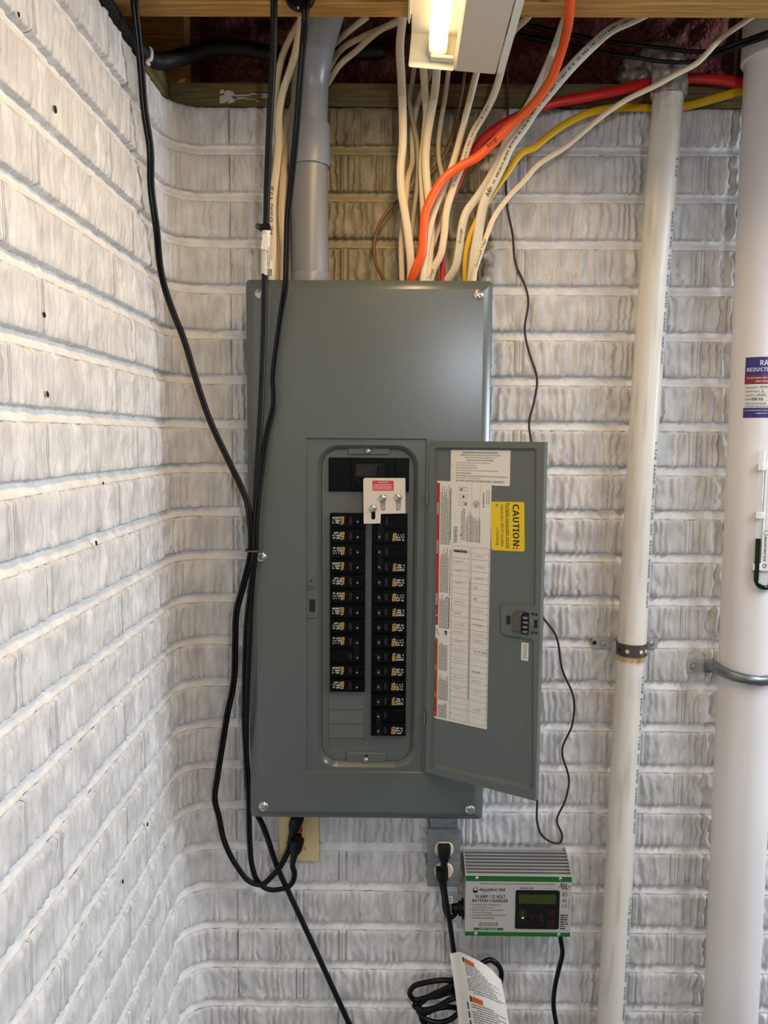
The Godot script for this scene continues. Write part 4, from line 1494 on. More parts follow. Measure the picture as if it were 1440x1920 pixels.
func cables() -> void:
	var G := "white cables entering the panel top"
	var w := 0.0062
	var h := 0.0032
	var zt := 0.045
	# the bundle left of centre
	cable("white_cable", [Vector3(0.0295, 1.8245, 0.05), Vector3(0.0295, 1.8483, 0.058), Vector3(0.026, 1.8839, 0.064), Vector3(0.0195, 1.9257, 0.066), Vector3(0.0128, 1.9654, 0.066), Vector3(0.0112, 1.9933, 0.066), Vector3(0.0142, 2.0367, 0.066), Vector3(0.0138, 2.0814, 0.068), Vector3(0.0112, 2.1344, 0.072), Vector3(0.0085, 2.1753, 0.09), Vector3(0.0117, 2.2027, 0.11), Vector3(0.0132, 2.2198, 0.13)], w * 1.05, h, M.nm, "cream cable hanging straight down at the left of the bundle, left of the strip light", G)
	cable("white_cable", [Vector3(0.0538, 1.8284, 0.03), Vector3(0.0509, 1.9045, 0.035), Vector3(0.0494, 1.9422, 0.04), Vector3(0.0476, 1.9769, 0.042), Vector3(0.0459, 2.0125, 0.043), Vector3(0.0502, 2.059, 0.043), Vector3(0.0521, 2.0954, 0.045), Vector3(0.0501, 2.1147, 0.048), Vector3(0.0462, 2.1509, 0.06), Vector3(0.0425, 2.1832, 0.08), Vector3(0.0394, 2.215, 0.11)], w * 0.95, h, M.nm, "cream cable crossing under another just below the strip light's left corner", G)
	cable("white_cable", [Vector3(0.0554, 1.8236, 0.055), Vector3(0.0591, 1.8657, 0.056), Vector3(0.0613, 1.8993, 0.056), Vector3(0.0601, 1.9286, 0.056), Vector3(0.057, 1.9572, 0.055), Vector3(0.053, 1.9899, 0.054), Vector3(0.0514, 2.013, 0.054), Vector3(0.0523, 2.0407, 0.055), Vector3(0.0589, 2.0854, 0.058), Vector3(0.0642, 2.1162, 0.062), Vector3(0.0667, 2.1466, 0.07), Vector3(0.0676, 2.1785, 0.09), Vector3(0.067, 2.21, 0.12)], w * 1.05, h, M.nm, "cream cable slanting left over its neighbour from under the glowing tube", G)
	cable("white_cable", [Vector3(0.0246, 1.8286, 0.028), Vector3(0.0276, 1.8799, 0.03), Vector3(0.0303, 1.9065, 0.03), Vector3(0.0336, 1.9401, 0.032), Vector3(0.0377, 1.9731, 0.032), Vector3(0.0401, 2.0203, 0.032), Vector3(0.0381, 2.0488, 0.032), Vector3(0.0296, 2.0909, 0.033), Vector3(0.0257, 2.1129, 0.036), Vector3(0.0309, 2.1528, 0.05), Vector3(0.0333, 2.191, 0.08), Vector3(0.0353, 2.215, 0.11)], w * 0.62, h * 0.9, M.nm_dim, "thin dim cable bowing right behind the leftmost cream cable", G)
	cable("white_cable", [Vector3(0.0154, 1.8263, 0.04), Vector3(0.0138, 1.8885, 0.044), Vector3(0.0172, 1.9311, 0.046), Vector3(0.0209, 1.9639, 0.046), Vector3(0.0227, 1.988, 0.045), Vector3(0.0308, 2.0236, 0.022), Vector3(0.0311, 2.0759, 0.022), Vector3(0.0392, 2.117, 0.026), Vector3(0.0553, 2.1524, 0.04), Vector3(0.0603, 2.188, 0.07), Vector3(0.0632, 2.2202, 0.1)], w * 0.75, h, M.nm_old, "tan cable weaving behind the bundle to the far left entry", G)
	cable("white_cable", [Vector3(0.062, 1.8275, 0.035), Vector3(0.0593, 1.8728, 0.032), Vector3(0.0654, 1.8878, 0.03), Vector3(0.0736, 1.9123, 0.028), Vector3(0.082, 1.9419, 0.026), Vector3(0.0839, 1.9703, 0.025), Vector3(0.0801, 1.9995, 0.024), Vector3(0.0744, 2.0282, 0.024), Vector3(0.0732, 2.0514, 0.025), Vector3(0.076, 2.083, 0.028), Vector3(0.0813, 2.1139, 0.034), Vector3(0.0857, 2.1481, 0.05), Vector3(0.088, 2.1833, 0.08), Vector3(0.0885, 2.2151, 0.11)], w * 0.62, h * 0.9, M.nm_old, "thin tan cable bulging right then left behind the orange cable", G)
	var p := [Vector3(0.0486, 1.8223, 0.062), Vector3(0.0528, 1.8656, 0.064), Vector3(0.0575, 1.8982, 0.064), Vector3(0.0665, 1.9359, 0.063), Vector3(0.0774, 1.9625, 0.06), Vector3(0.0875, 1.9891, 0.057), Vector3(0.0971, 2.0178, 0.055), Vector3(0.1084, 2.0594, 0.055), Vector3(0.1195, 2.1035, 0.06), Vector3(0.1279, 2.138, 0.07), Vector3(0.1359, 2.1709, 0.09), Vector3(0.1437, 2.2102, 0.12)]
	var o := cable("white_cable", p, w * 0.85, h, M.nm, "cream cable passing behind the orange cable and up right of the light's white cover", G)
	p = [Vector3(0.0599, 1.8246, 0.05), Vector3(0.0655, 1.8438, 0.056), Vector3(0.0769, 1.8662, 0.062), Vector3(0.0823, 1.8983, 0.064), Vector3(0.0857, 1.936, 0.063), Vector3(0.0927, 1.9619, 0.062), Vector3(0.101, 1.9857, 0.06), Vector3(0.1114, 2.0119, 0.058), Vector3(0.1183, 2.035, 0.058), Vector3(0.1272, 2.0583, 0.058), Vector3(0.1412, 2.0816, 0.058), Vector3(0.1571, 2.1117, 0.062), Vector3(0.1671, 2.1445, 0.07), Vector3(0.172, 2.1733, 0.095), Vector3(0.1793, 2.1863, 0.11), Vector3(0.1935, 2.1924, 0.13), Vector3(0.2083, 2.201, 0.16)]
	o = cable("white_cable", p, w * 0.95, h, M.nm, "cream printed cable curving up to the right behind the orange cable", G)
	cable_print(o, "factory_print", p, M.ink_grey, h, 0.0018, 0.34, 0.66)
	cable_print(o, "handwriting", p, M.ink, h, 0.006, 0.055, 1.0, "Dryer", 0.022)
	p = [Vector3(0.0876, 1.8267, 0.04), Vector3(0.102, 1.8491, 0.052), Vector3(0.1072, 1.8764, 0.058), Vector3(0.1108, 1.9089, 0.06), Vector3(0.1172, 1.9328, 0.06), Vector3(0.1341, 1.9567, 0.058), Vector3(0.1527, 1.9851, 0.056), Vector3(0.1716, 2.0223, 0.056), Vector3(0.1891, 2.063, 0.058), Vector3(0.2114, 2.0937, 0.062), Vector3(0.2325, 2.135, 0.072), Vector3(0.248, 2.1735, 0.095), Vector3(0.2545, 2.1939, 0.115), Vector3(0.2626, 2.2151, 0.14)]
	o = cable("white_cable", p, w * 1.1, h, M.nm_grey, "wide off-white cable running up beside the orange cable on its right", G)
	cable_print(o, "handwriting", p, M.ink, h, 0.005, 0.20, 1.0, "Range", 0.022)
	p = [Vector3(0.1282, 1.824, 0.055), Vector3(0.1313, 1.866, 0.064), Vector3(0.1364, 1.8978, 0.067), Vector3(0.1404, 1.9257, 0.068), Vector3(0.1476, 1.9538, 0.068), Vector3(0.1565, 1.9719, 0.068), Vector3(0.1725, 2.0047, 0.068), Vector3(0.1841, 2.0317, 0.068), Vector3(0.2066, 2.0635, 0.07), Vector3(0.2192, 2.0829, 0.072), Vector3(0.2424, 2.1102, 0.078), Vector3(0.2657, 2.1362, 0.086), Vector3(0.2991, 2.1674, 0.1), Vector3(0.3268, 2.1865, 0.115), Vector3(0.3547, 2.1953, 0.125), Vector3(0.3843, 2.2043, 0.14)]
	o = cable("white_cable", p, 0.0078, h, M.nm_grey, "wide off-white printed cable marked AC in black pen", G)
	cable_print(o, "factory_print", p, M.print_green, h, 0.0038, 0.30, 0.95)
	cable_print(o, "handwriting", p, M.ink, h, 0.0075, 0.295, 1.0, "AC", 0.0125)
	p = [Vector3(0.1284, 1.8212, 0.07), Vector3(0.132, 1.8405, 0.074), Vector3(0.1406, 1.8678, 0.076), Vector3(0.1498, 1.8956, 0.076), Vector3(0.1613, 1.9239, 0.075), Vector3(0.18, 1.95, 0.073), Vector3(0.2123, 1.9848, 0.072), Vector3(0.2213, 1.9963, 0.072), Vector3(0.2713, 2.0307, 0.074), Vector3(0.3284, 2.0762, 0.084), Vector3(0.3566, 2.0937, 0.09), Vector3(0.4027, 2.1133, 0.1), Vector3(0.43, 2.1272, 0.104), Vector3(0.4576, 2.1401, 0.11), Vector3(0.4887, 2.1708, 0.12), Vector3(0.5222, 2.1924, 0.13), Vector3(0.5481, 2.2083, 0.14)]
	o = cable("white_cable", p, 0.0042, 0.0036, M.nm, "thin beige cable sweeping right across the white pipe's top", G)
	cable_print(o, "handwriting", p, M.ink, h, 0.005, 0.12, 1.0, "Doorbell 14ga", 0.045)
	# coloured cables
	p = [Vector3(0.0294, 1.8218, 0.055), Vector3(0.0362, 1.8416, 0.066), Vector3(0.0455, 1.8633, 0.074), Vector3(0.0484, 1.8947, 0.078), Vector3(0.0513, 1.927, 0.08), Vector3(0.0628, 1.954, 0.08), Vector3(0.0793, 1.9793, 0.08), Vector3(0.105, 1.9981, 0.08), Vector3(0.1307, 2.0116, 0.081), Vector3(0.1535, 2.0311, 0.083), Vector3(0.1846, 2.0606, 0.088), Vector3(0.2149, 2.0857, 0.096), Vector3(0.2384, 2.117, 0.112), Vector3(0.2466, 2.1419, 0.14), Vector3(0.2434, 2.1462, 0.19), Vector3(0.2335, 2.1327, 0.25), Vector3(0.2244, 2.1318, 0.3), Vector3(0.2166, 2.1358, 0.34), Vector3(0.2094, 2.1733, 0.37)]
	o = cable("orange_cable", p, 0.0071, 0.0060, M.orange, "bright orange cable curving up to the right in front of the ceiling joist")
	cable_print(o, "handwriting", p, M.ink, 0.006, 0.008, 0.50, 1.0, "Range", 0.019)
	p = [Vector3(0.0814, 1.8266, 0.04), Vector3(0.0818, 1.87, 0.045), Vector3(0.0833, 1.9224, 0.045), Vector3(0.0935, 1.9584, 0.04), Vector3(0.1037, 1.9809, 0.038), Vector3(0.1087, 1.9952, 0.038), Vector3(0.1206, 2.0243, 0.036), Vector3(0.1351, 2.0459, 0.034), Vector3(0.1638, 2.0726, 0.032), Vector3(0.1976, 2.0918, 0.032), Vector3(0.2405, 2.1069, 0.034), Vector3(0.2509, 2.1103, 0.035), Vector3(0.3037, 2.1204, 0.036), Vector3(0.3562, 2.1312, 0.034), Vector3(0.422, 2.1514, 0.022), Vector3(0.4832, 2.1608, 0.012), Vector3(0.5338, 2.1585, 0.012), Vector3(0.5688, 2.1527, 0.012), Vector3(0.6207, 2.142, 0.012)]
	cable("red_cable", p, 0.0042, 0.0052, M.red, "wide red cable lying along the sill plate behind both white pipes", "", 0.0, 0.0)
	var mb := MB.new()
	sweep(mb.st(M.red), spline(p, 6), 0.0042, 0.0045, 12, 0.0, 0.0, 0.0098)
	(get_node("red_cable") as MeshInstance3D).mesh = mb.mesh()
	p = [Vector3(0.1174, 1.8249, 0.05), Vector3(0.1183, 1.8713, 0.06), Vector3(0.1249, 1.899, 0.062), Vector3(0.1386, 1.9276, 0.061), Vector3(0.1579, 1.9606, 0.059), Vector3(0.1815, 1.9947, 0.056), Vector3(0.2104, 2.0308, 0.052), Vector3(0.2243, 2.0365, 0.05), Vector3(0.2397, 2.0496, 0.048), Vector3(0.277, 2.0775, 0.042), Vector3(0.3175, 2.0977, 0.035), Vector3(0.3655, 2.1105, 0.022), Vector3(0.4274, 2.1154, 0.01), Vector3(0.4806, 2.1181, 0.01), Vector3(0.5229, 2.1292, 0.01), Vector3(0.5672, 2.1415, 0.011), Vector3(0.6202, 2.1591, 0.011)]
	mb = MB.new()
	sweep(mb.st(M.yellow), spline(p, 6), 0.0040, 0.0034, 12, 0.0, 0.0, 0.0075)
	single("yellow_cable", mb.mesh(), "yellow cable arching right along the top of the wall behind the white pipe", "cable")
	p = [Vector3(-0.0125, 1.8263, 0.03), Vector3(-0.0152, 1.8328, 0.032), Vector3(-0.0277, 1.8573, 0.034), Vector3(-0.0314, 1.8864, 0.034), Vector3(-0.0265, 1.9109, 0.032), Vector3(-0.0107, 1.9415, 0.026), Vector3(0.0089, 1.9634, 0.02), Vector3(0.0375, 1.9865, 0.016), Vector3(0.0608, 2.0077, 0.014), Vector3(0.0828, 2.0363, 0.014), Vector3(0.0972, 2.0694, 0.015), Vector3(0.106, 2.1108, 0.018), Vector3(0.1118, 2.1433, 0.03), Vector3(0.1148, 2.1768, 0.06), Vector3(0.1169, 2.2126, 0.1)]
	cable("brown_cable", p, 0.0028, 0.0028, M.brown, "thin brown cable looping out to the left behind the white bundle")
	p = [Vector3(0.1787, 2.2235, 0.03), Vector3(0.1839, 2.1664, 0.02), Vector3(0.188, 2.0708, 0.012), Vector3(0.1865, 2.0037, 0.012), Vector3(0.1896, 1.9557, 0.012), Vector3(0.1995, 1.9118, 0.012), Vector3(0.2057, 1.863, 0.013), Vector3(0.2215, 1.8284, 0.014), Vector3(0.2273, 1.8096, 0.014), Vector3(0.2234, 1.7497, 0.014), Vector3(0.2313, 1.7179, 0.014), Vector3(0.2459, 1.6734, 0.014), Vector3(0.2415, 1.6331, 0.014), Vector3(0.2342, 1.5997, 0.014), Vector3(0.2379, 1.569, 0.016), Vector3(0.2455, 1.502, 0.02), Vector3(0.2474, 1.4106, 0.022), Vector3(0.2502, 1.3365, 0.022), Vector3(0.261, 1.2712, 0.022), Vector3(0.2879, 1.2328, 0.022), Vector3(0.3011, 1.1717, 0.02), Vector3(0.3236, 1.1177, 0.018), Vector3(0.3217, 1.0704, 0.018), Vector3(0.3056, 1.0266, 0.018), Vector3(0.3195, 0.9681, 0.018), Vector3(0.3139, 0.9337, 0.018), Vector3(0.2999, 0.894, 0.018), Vector3(0.3102, 0.8643, 0.018), Vector3(0.3066, 0.8544, 0.018), Vector3(0.2981, 0.8533, 0.018), Vector3(0.2852, 0.8591, 0.02), Vector3(0.2732, 0.87, 0.022), Vector3(0.2632, 0.8976, 0.026), Vector3(0.2615, 0.9368, 0.03), Vector3(0.2537, 0.9874, 0.03)]
	single("thermostat_wire", tube_mesh(p, 0.0019, 0.0019, M.dark_brown, 5, 8), "thin dark brown wire wandering down the wall and looping below the open panel door", "wire")
	# cables left of the conduit
	var GL := "cream cables beside the grey conduit"
	p = [Vector3(-0.1974, 1.8223, 0.055), Vector3(-0.194, 1.8884, 0.058), Vector3(-0.1942, 1.9456, 0.06), Vector3(-0.1877, 2.0052, 0.055), Vector3(-0.1847, 2.0466, 0.05), Vector3(-0.1845, 2.0869, 0.05), Vector3(-0.1777, 2.1184, 0.055), Vector3(-0.1637, 2.1459, 0.07), Vector3(-0.1512, 2.1701, 0.09), Vector3(-0.1395, 2.202, 0.12)]
	o = cable("white_cable", p, w, h, M.nm, "cream cable nearest the black cable, left of the grey conduit, with handwriting", GL)
	cable_print(o, "handwriting", p, M.ink, h, 0.0058, 0.20, 1.0, "NL Daily 12g", 0.075)
	cable("white_cable", [Vector3(-0.1816, 1.8234, 0.05), Vector3(-0.1815, 1.8344, 0.05), Vector3(-0.1825, 1.9185, 0.052), Vector3(-0.1771, 1.9793, 0.045), Vector3(-0.1772, 2.0235, 0.03), Vector3(-0.1798, 2.0625, 0.022), Vector3(-0.1885, 2.086, 0.022), Vector3(-0.1938, 2.1137, 0.026), Vector3(-0.1899, 2.1419, 0.034), Vector3(-0.1767, 2.1728, 0.06), Vector3(-0.1458, 2.2027, 0.1), Vector3(-0.1282, 2.2172, 0.12)], w * 0.9, h, M.nm_old, "tan cable bowing left behind the black cable above the wall top", GL)
	cable("white_cable", [Vector3(-0.1902, 1.8243, 0.045), Vector3(-0.1879, 1.8914, 0.046), Vector3(-0.1902, 1.9496, 0.046), Vector3(-0.1861, 2.0094, 0.042), Vector3(-0.1774, 2.056, 0.04), Vector3(-0.1714, 2.0856, 0.032), Vector3(-0.1632, 2.1196, 0.02), Vector3(-0.1478, 2.1547, 0.016), Vector3(-0.1203, 2.1818, 0.03), Vector3(-0.0839, 2.2003, 0.06), Vector3(-0.0407, 2.2122, 0.1)], w * 0.85, h, M.nm, "middle cream cable of those left of the conduit, bending behind it", GL)
	cable("white_cable", [Vector3(-0.1785, 1.8215, 0.06), Vector3(-0.1755, 1.8727, 0.061), Vector3(-0.1796, 1.9162, 0.061), Vector3(-0.1782, 1.9759, 0.056), Vector3(-0.1761, 2.0062, 0.052), Vector3(-0.1714, 2.0502, 0.04), Vector3(-0.1646, 2.0929, 0.024), Vector3(-0.1514, 2.1254, 0.016), Vector3(-0.1303, 2.1422, 0.016), Vector3(-0.1097, 2.1664, 0.022), Vector3(-0.0865, 2.188, 0.045), Vector3(-0.0501, 2.1988, 0.065), Vector3(0.0057, 2.2046, 0.1), Vector3(0.0319, 2.2099, 0.12)], w * 0.85, h, M.nm_old, "cream cable that fans out highest to the right of the conduit", GL)
	cable("white_cable", [Vector3(-0.1706, 1.8253, 0.04), Vector3(-0.1717, 1.879, 0.03), Vector3(-0.1731, 1.9259, 0.024), Vector3(-0.1722, 1.977, 0.016), Vector3(-0.1645, 2.0296, 0.012), Vector3(-0.1502, 2.0807, 0.012), Vector3(-0.1306, 2.1221, 0.014), Vector3(-0.1096, 2.1448, 0.024), Vector3(-0.0865, 2.1661, 0.045), Vector3(-0.0611, 2.1795, 0.06), Vector3(-0.0287, 2.1948, 0.085), Vector3(0.0096, 2.2043, 0.11)], w * 0.8, h, M.nm_old, "cream cable that fans out lowest to the right of the conduit", GL)


# ---------------------------------------------------------------- black cables and cords hanging in front of the panel
func cord2(p: Array, r: float, m: Material) -> ArrayMesh:   # twin-lead flex: two round cores side by side
	var mb := MB.new()
	var s := spline(p, 7)
	var n := s.size()
	for side in [-1.0, 1.0]:
		var q := PackedVector3Array()
		for i in n:
			var t := (s[mini(i + 1, n - 1)] - s[maxi(i - 1, 0)]).normalized()
			var c := t.cross(Vector3(0, 0, 1))
			c = c.normalized() if c.length() > 0.2 else Vector3.RIGHT
			q.append(s[i] + c * side * r * 0.82 + Vector3(0, 0, 0.3 * r * side * sin(i * 0.05)))
		sweep(mb.st(m), q, r, r, 10)
	return mb.mesh()


func plug(t: Node3D, called: String, top: Vector3, down: Vector3, m: Material, wide: float) -> void:   # moulded plug with a ribbed neck
	var mb := MB.new()
	var st := mb.st(m)
	var xf := facing(top, down)
	var y := xf.basis.y
	var z := Vector3(0, 0, 1)
	var x := y.cross(z).normalized()
	z = x.cross(y)
	xf.basis = Basis(x, y, z)
	var prof := [[0.0, wide, 0.011], [0.004, wide * 1.04, 0.012], [0.016, wide * 1.0, 0.012], [0.024, wide * 0.72, 0.0105], [0.030, wide * 0.52, 0.008], [0.034, wide * 0.56, 0.0082], [0.036, wide * 0.46, 0.007], [0.040, wide * 0.5, 0.0072], [0.042, wide * 0.40, 0.0062], [0.052, wide * 0.34, 0.005]]
	st.set_smooth_group(5)
	var rings := []
	for q in prof:
		var ring := PackedVector3Array()
		for k in 16:
			var a := TAU * k / 16
			var cx := cos(a)
			var cz := sin(a)
			ring.append(xf * Vector3(signf(cx) * pow(absf(cx), 0.6) * q[1], q[0], signf(cz) * pow(absf(cz), 0.6) * q[2]))
		rings.append(ring)
	for i in rings.size() - 1:
		for k in 16:
			var j := (k + 1) % 16
			quad(st, rings[i][j], rings[i][k], rings[i + 1][k], rings[i + 1][j])
	st.set_smooth_group(-1)
	for k in range(1, 15):
		tri(st, rings[0][0], rings[0][k], rings[0][k + 1])
		tri(st, rings[9][0], rings[9][k + 1], rings[9][k])
	part(t, called, mb.mesh())


func black_cords() -> void:
	# stout cable with a paper tag
	var t := thing("black_cable", "thick straight black cable with a white tag, hanging in front of the panel's left edge", "cable", Vector3(-0.0686, 0.5042, 0.02))
	part(t, "jacket", tube_mesh([Vector3(-0.1435, 2.2565, 0.36), Vector3(-0.1556, 2.1623, 0.29), Vector3(-0.1594, 2.1466, 0.27), Vector3(-0.166, 2.0928, 0.235), Vector3(-0.1768, 2.0205, 0.2), Vector3(-0.1864, 1.9424, 0.165), Vector3(-0.191, 1.8855, 0.148), Vector3(-0.1957, 1.8181, 0.132), Vector3(-0.1989, 1.7496, 0.122), Vector3(-0.2035, 1.6648, 0.116), Vector3(-0.2089, 1.5781, 0.113), Vector3(-0.2119, 1.5375, 0.112), Vector3(-0.2159, 1.4693, 0.112), Vector3(-0.2189, 1.3919, 0.113), Vector3(-0.2241, 1.3307, 0.111), Vector3(-0.2297, 1.2418, 0.108), Vector3(-0.2352, 1.1504, 0.102), Vector3(-0.2394, 1.073, 0.09), Vector3(-0.2429, 1.0097, 0.072), Vector3(-0.2437, 0.9498, 0.045), Vector3(-0.2363, 0.9135, 0.03), Vector3(-0.2267, 0.8919, 0.026), Vector3(-0.1965, 0.7995, 0.022), Vector3(-0.1797, 0.7593, 0.02), Vector3(-0.1273, 0.6368, 0.017), Vector3(-0.0687, 0.5018, 0.017), Vector3(-0.0241, 0.4051, 0.02)], 0.0050, 0.0050, M.black_soft, 7, 12), Vector3.ZERO)
	var mb := MB.new()
	sweep(mb.st(M.paper_rough), spline([Vector3(-0.191, 1.8824, 0.148), Vector3(-0.1929, 1.8535, 0.141), Vector3(-0.1952, 1.8209, 0.134)], 5), 0.0064, 0.0062, 14)
	var a := Vector3(-0.1921, 1.8759, 0.152)
	prism(mb.st(M.paper_rough), PackedVector2Array([Vector2(a.x - 0.0065, a.y - 0.022), Vector2(a.x + 0.004, a.y - 0.024), Vector2(a.x + 0.003, a.y + 0.002), Vector2(a.x - 0.003, a.y)]), 0.1515, 0.1521)
	var b := Vector3(-0.1892, 1.8246, 0.147)
	prism(mb.st(M.paper_rough), PackedVector2Array([Vector2(b.x - 0.006, b.y - 0.007), Vector2(b.x + 0.0075, b.y - 0.008), Vector2(b.x + 0.0072, b.y + 0.014), Vector2(b.x - 0.006, b.y + 0.016)]), 0.1405, 0.1410)
	greek(mb.st(M.ink), Vector3(-0.1886, 1.8283, 0.1482), UPV, -RT, 0.030, 2, 0.0022, 0.0010, 0.3)
	greek(mb.st(M.ink), Vector3(-0.1884, 1.8162, 0.142), UPV, -RT, 0.012, 3, 0.0022, 0.0014, 0.2)
	var l := part(t, "cable_tag", mb.mesh())
	l.set_meta("label", "white paper tag wrapped round the cable")
	mb = MB.new()
	var c := Vector3(-0.1913, 1.8853, 0.149)
	box(mb.st(M.black), c + Vector3(-0.011, -0.0045, -0.0055), c + Vector3(0.007, 0.0045, 0.0065), 0.0016)
	lathe(mb.st(M.black_grey), [Vector2(0.0042, 0), Vector2(0.0042, 0.002), Vector2(0.002, 0.002), Vector2(0.002, 0)], facing(c + Vector3(-0.0105, 0, 0.006), Vector3(0, 0, 1)), 12)
	part(t, "cable_clip", mb.mesh())
	# twin flex that hangs from the black cord reel
	t = thing("lamp_cord", "thin shiny twin-lead black cord hanging from the black cord hanger on the joist", "cord", Vector3(-0.1689, 0.8188, 0.02))
	var p := [Vector3(-0.1188, 2.1586, 0.26), Vector3(-0.1187, 2.1414, 0.262), Vector3(-0.1248, 2.1024, 0.24), Vector3(-0.1329, 2.0522, 0.215), Vector3(-0.1413, 1.9995, 0.19), Vector3(-0.1494, 1.9539, 0.17), Vector3(-0.1575, 1.9064, 0.152), Vector3(-0.1628, 1.843, 0.132), Vector3(-0.1659, 1.8033, 0.122), Vector3(-0.1691, 1.787, 0.118), Vector3(-0.1789, 1.7281, 0.112), Vector3(-0.1868, 1.6654, 0.11), Vector3(-0.1866, 1.6245, 0.109), Vector3(-0.1963, 1.5836, 0.109), Vector3(-0.2034, 1.5375, 0.112), Vector3(-0.2099, 1.4867, 0.116), Vector3(-0.2142, 1.4442, 0.118), Vector3(-0.2162, 1.3928, 0.119), Vector3(-0.2241, 1.3316, 0.116), Vector3(-0.2317, 1.2782, 0.112), Vector3(-0.2361, 1.2151, 0.108), Vector3(-0.2383, 1.151, 0.104), Vector3(-0.2403, 1.1036, 0.098), Vector3(-0.2403, 1.034, 0.085), Vector3(-0.2403, 0.9701, 0.068), Vector3(-0.2432, 0.9067, 0.05), Vector3(-0.244, 0.8566, 0.04), Vector3(-0.2403, 0.8078, 0.034), Vector3(-0.2325, 0.7832, 0.031), Vector3(-0.2151, 0.7678, 0.03), Vector3(-0.1908, 0.7681, 0.03), Vector3(-0.1782, 0.7729, 0.031), Vector3(-0.1714, 0.7801, 0.032), Vector3(-0.1665, 0.7992, 0.033), Vector3(-0.1697, 0.815, 0.033), Vector3(-0.1673, 0.826, 0.033)]
	part(t, "flex", cord2(p, 0.0027, M.black))
	plug(t, "plug", Vector3(-0.1602, 0.8643, 0.036), Vector3(-0.1692, 0.8151, 0.033) - Vector3(-0.1583, 0.8682, 0.036), M.black, 0.0118)
	# left-hand cord
	t = thing("extension_cord", "black cord that runs down the left wall and loops back to the ivory outlet", "cord", Vector3(-0.1697, 0.8766, 0.02))
	p = [Vector3(-0.3144, 2.2385, 0.36), Vector3(-0.3398, 2.1647, 0.285), Vector3(-0.3444, 2.1462, 0.27), Vector3(-0.3463, 2.1187, 0.255), Vector3(-0.3484, 2.0801, 0.235), Vector3(-0.3515, 2.0284, 0.212), Vector3(-0.3497, 1.9836, 0.195), Vector3(-0.3547, 1.9377, 0.178), Vector3(-0.3541, 1.8776, 0.155), Vector3(-0.3553, 1.8275, 0.135), Vector3(-0.3518, 1.8, 0.126), Vector3(-0.3449, 1.7743, 0.12), Vector3(-0.3271, 1.7232, 0.112), Vector3(-0.3105, 1.6631, 0.108), Vector3(-0.2898, 1.5987, 0.106), Vector3(-0.2591, 1.531, 0.106), Vector3(-0.2374, 1.4861, 0.11), Vector3(-0.2304, 1.4692, 0.112), Vector3(-0.226, 1.4411, 0.114), Vector3(-0.2242, 1.3896, 0.115), Vector3(-0.2359, 1.3395, 0.112), Vector3(-0.2506, 1.2854, 0.106), Vector3(-0.254, 1.2395, 0.1), Vector3(-0.2599, 1.1638, 0.088), Vector3(-0.2737, 1.1044, 0.076), Vector3(-0.2832, 1.0547, 0.068), Vector3(-0.2954, 0.9888, 0.058), Vector3(-0.3024, 0.9409, 0.05), Vector3(-0.2971, 0.9109, 0.046), Vector3(-0.2887, 0.8603, 0.04), Vector3(-0.2685, 0.813, 0.035), Vector3(-0.2428, 0.7807, 0.032), Vector3(-0.2272, 0.7781, 0.034), Vector3(-0.2075, 0.7946, 0.038), Vector3(-0.1853, 0.8257, 0.04), Vector3(-0.1722, 0.8583, 0.038), Vector3(-0.1677, 0.8849, 0.036)]
	part(t, "flex", cord2(p, 0.0029, M.black))
	plug(t, "plug", Vector3(-0.1603, 0.9036, 0.034), Vector3(-0.1679, 0.8769, 0.034) - Vector3(-0.1594, 0.9036, 0.034), M.black, 0.0115)
	# twist tie round the three of them
	mb = MB.new()
	var k := Vector3(-0.2216, 1.3905, 0.115)
	var loop := []
	for i in 27:
		var g := TAU * i / 13.0
		loop.append(k + Vector3(cos(g) * 0.0118, -0.0012 + 0.0024 * i / 26.0, sin(g) * 0.0105))
	sweep(mb.st(M.dull_metal), spline(loop, 3), 0.0009, 0.0009, 6)
	single("twist_tie", mb.mesh(), "grey twist tie bundling three black cords at the panel's left edge", "tie")


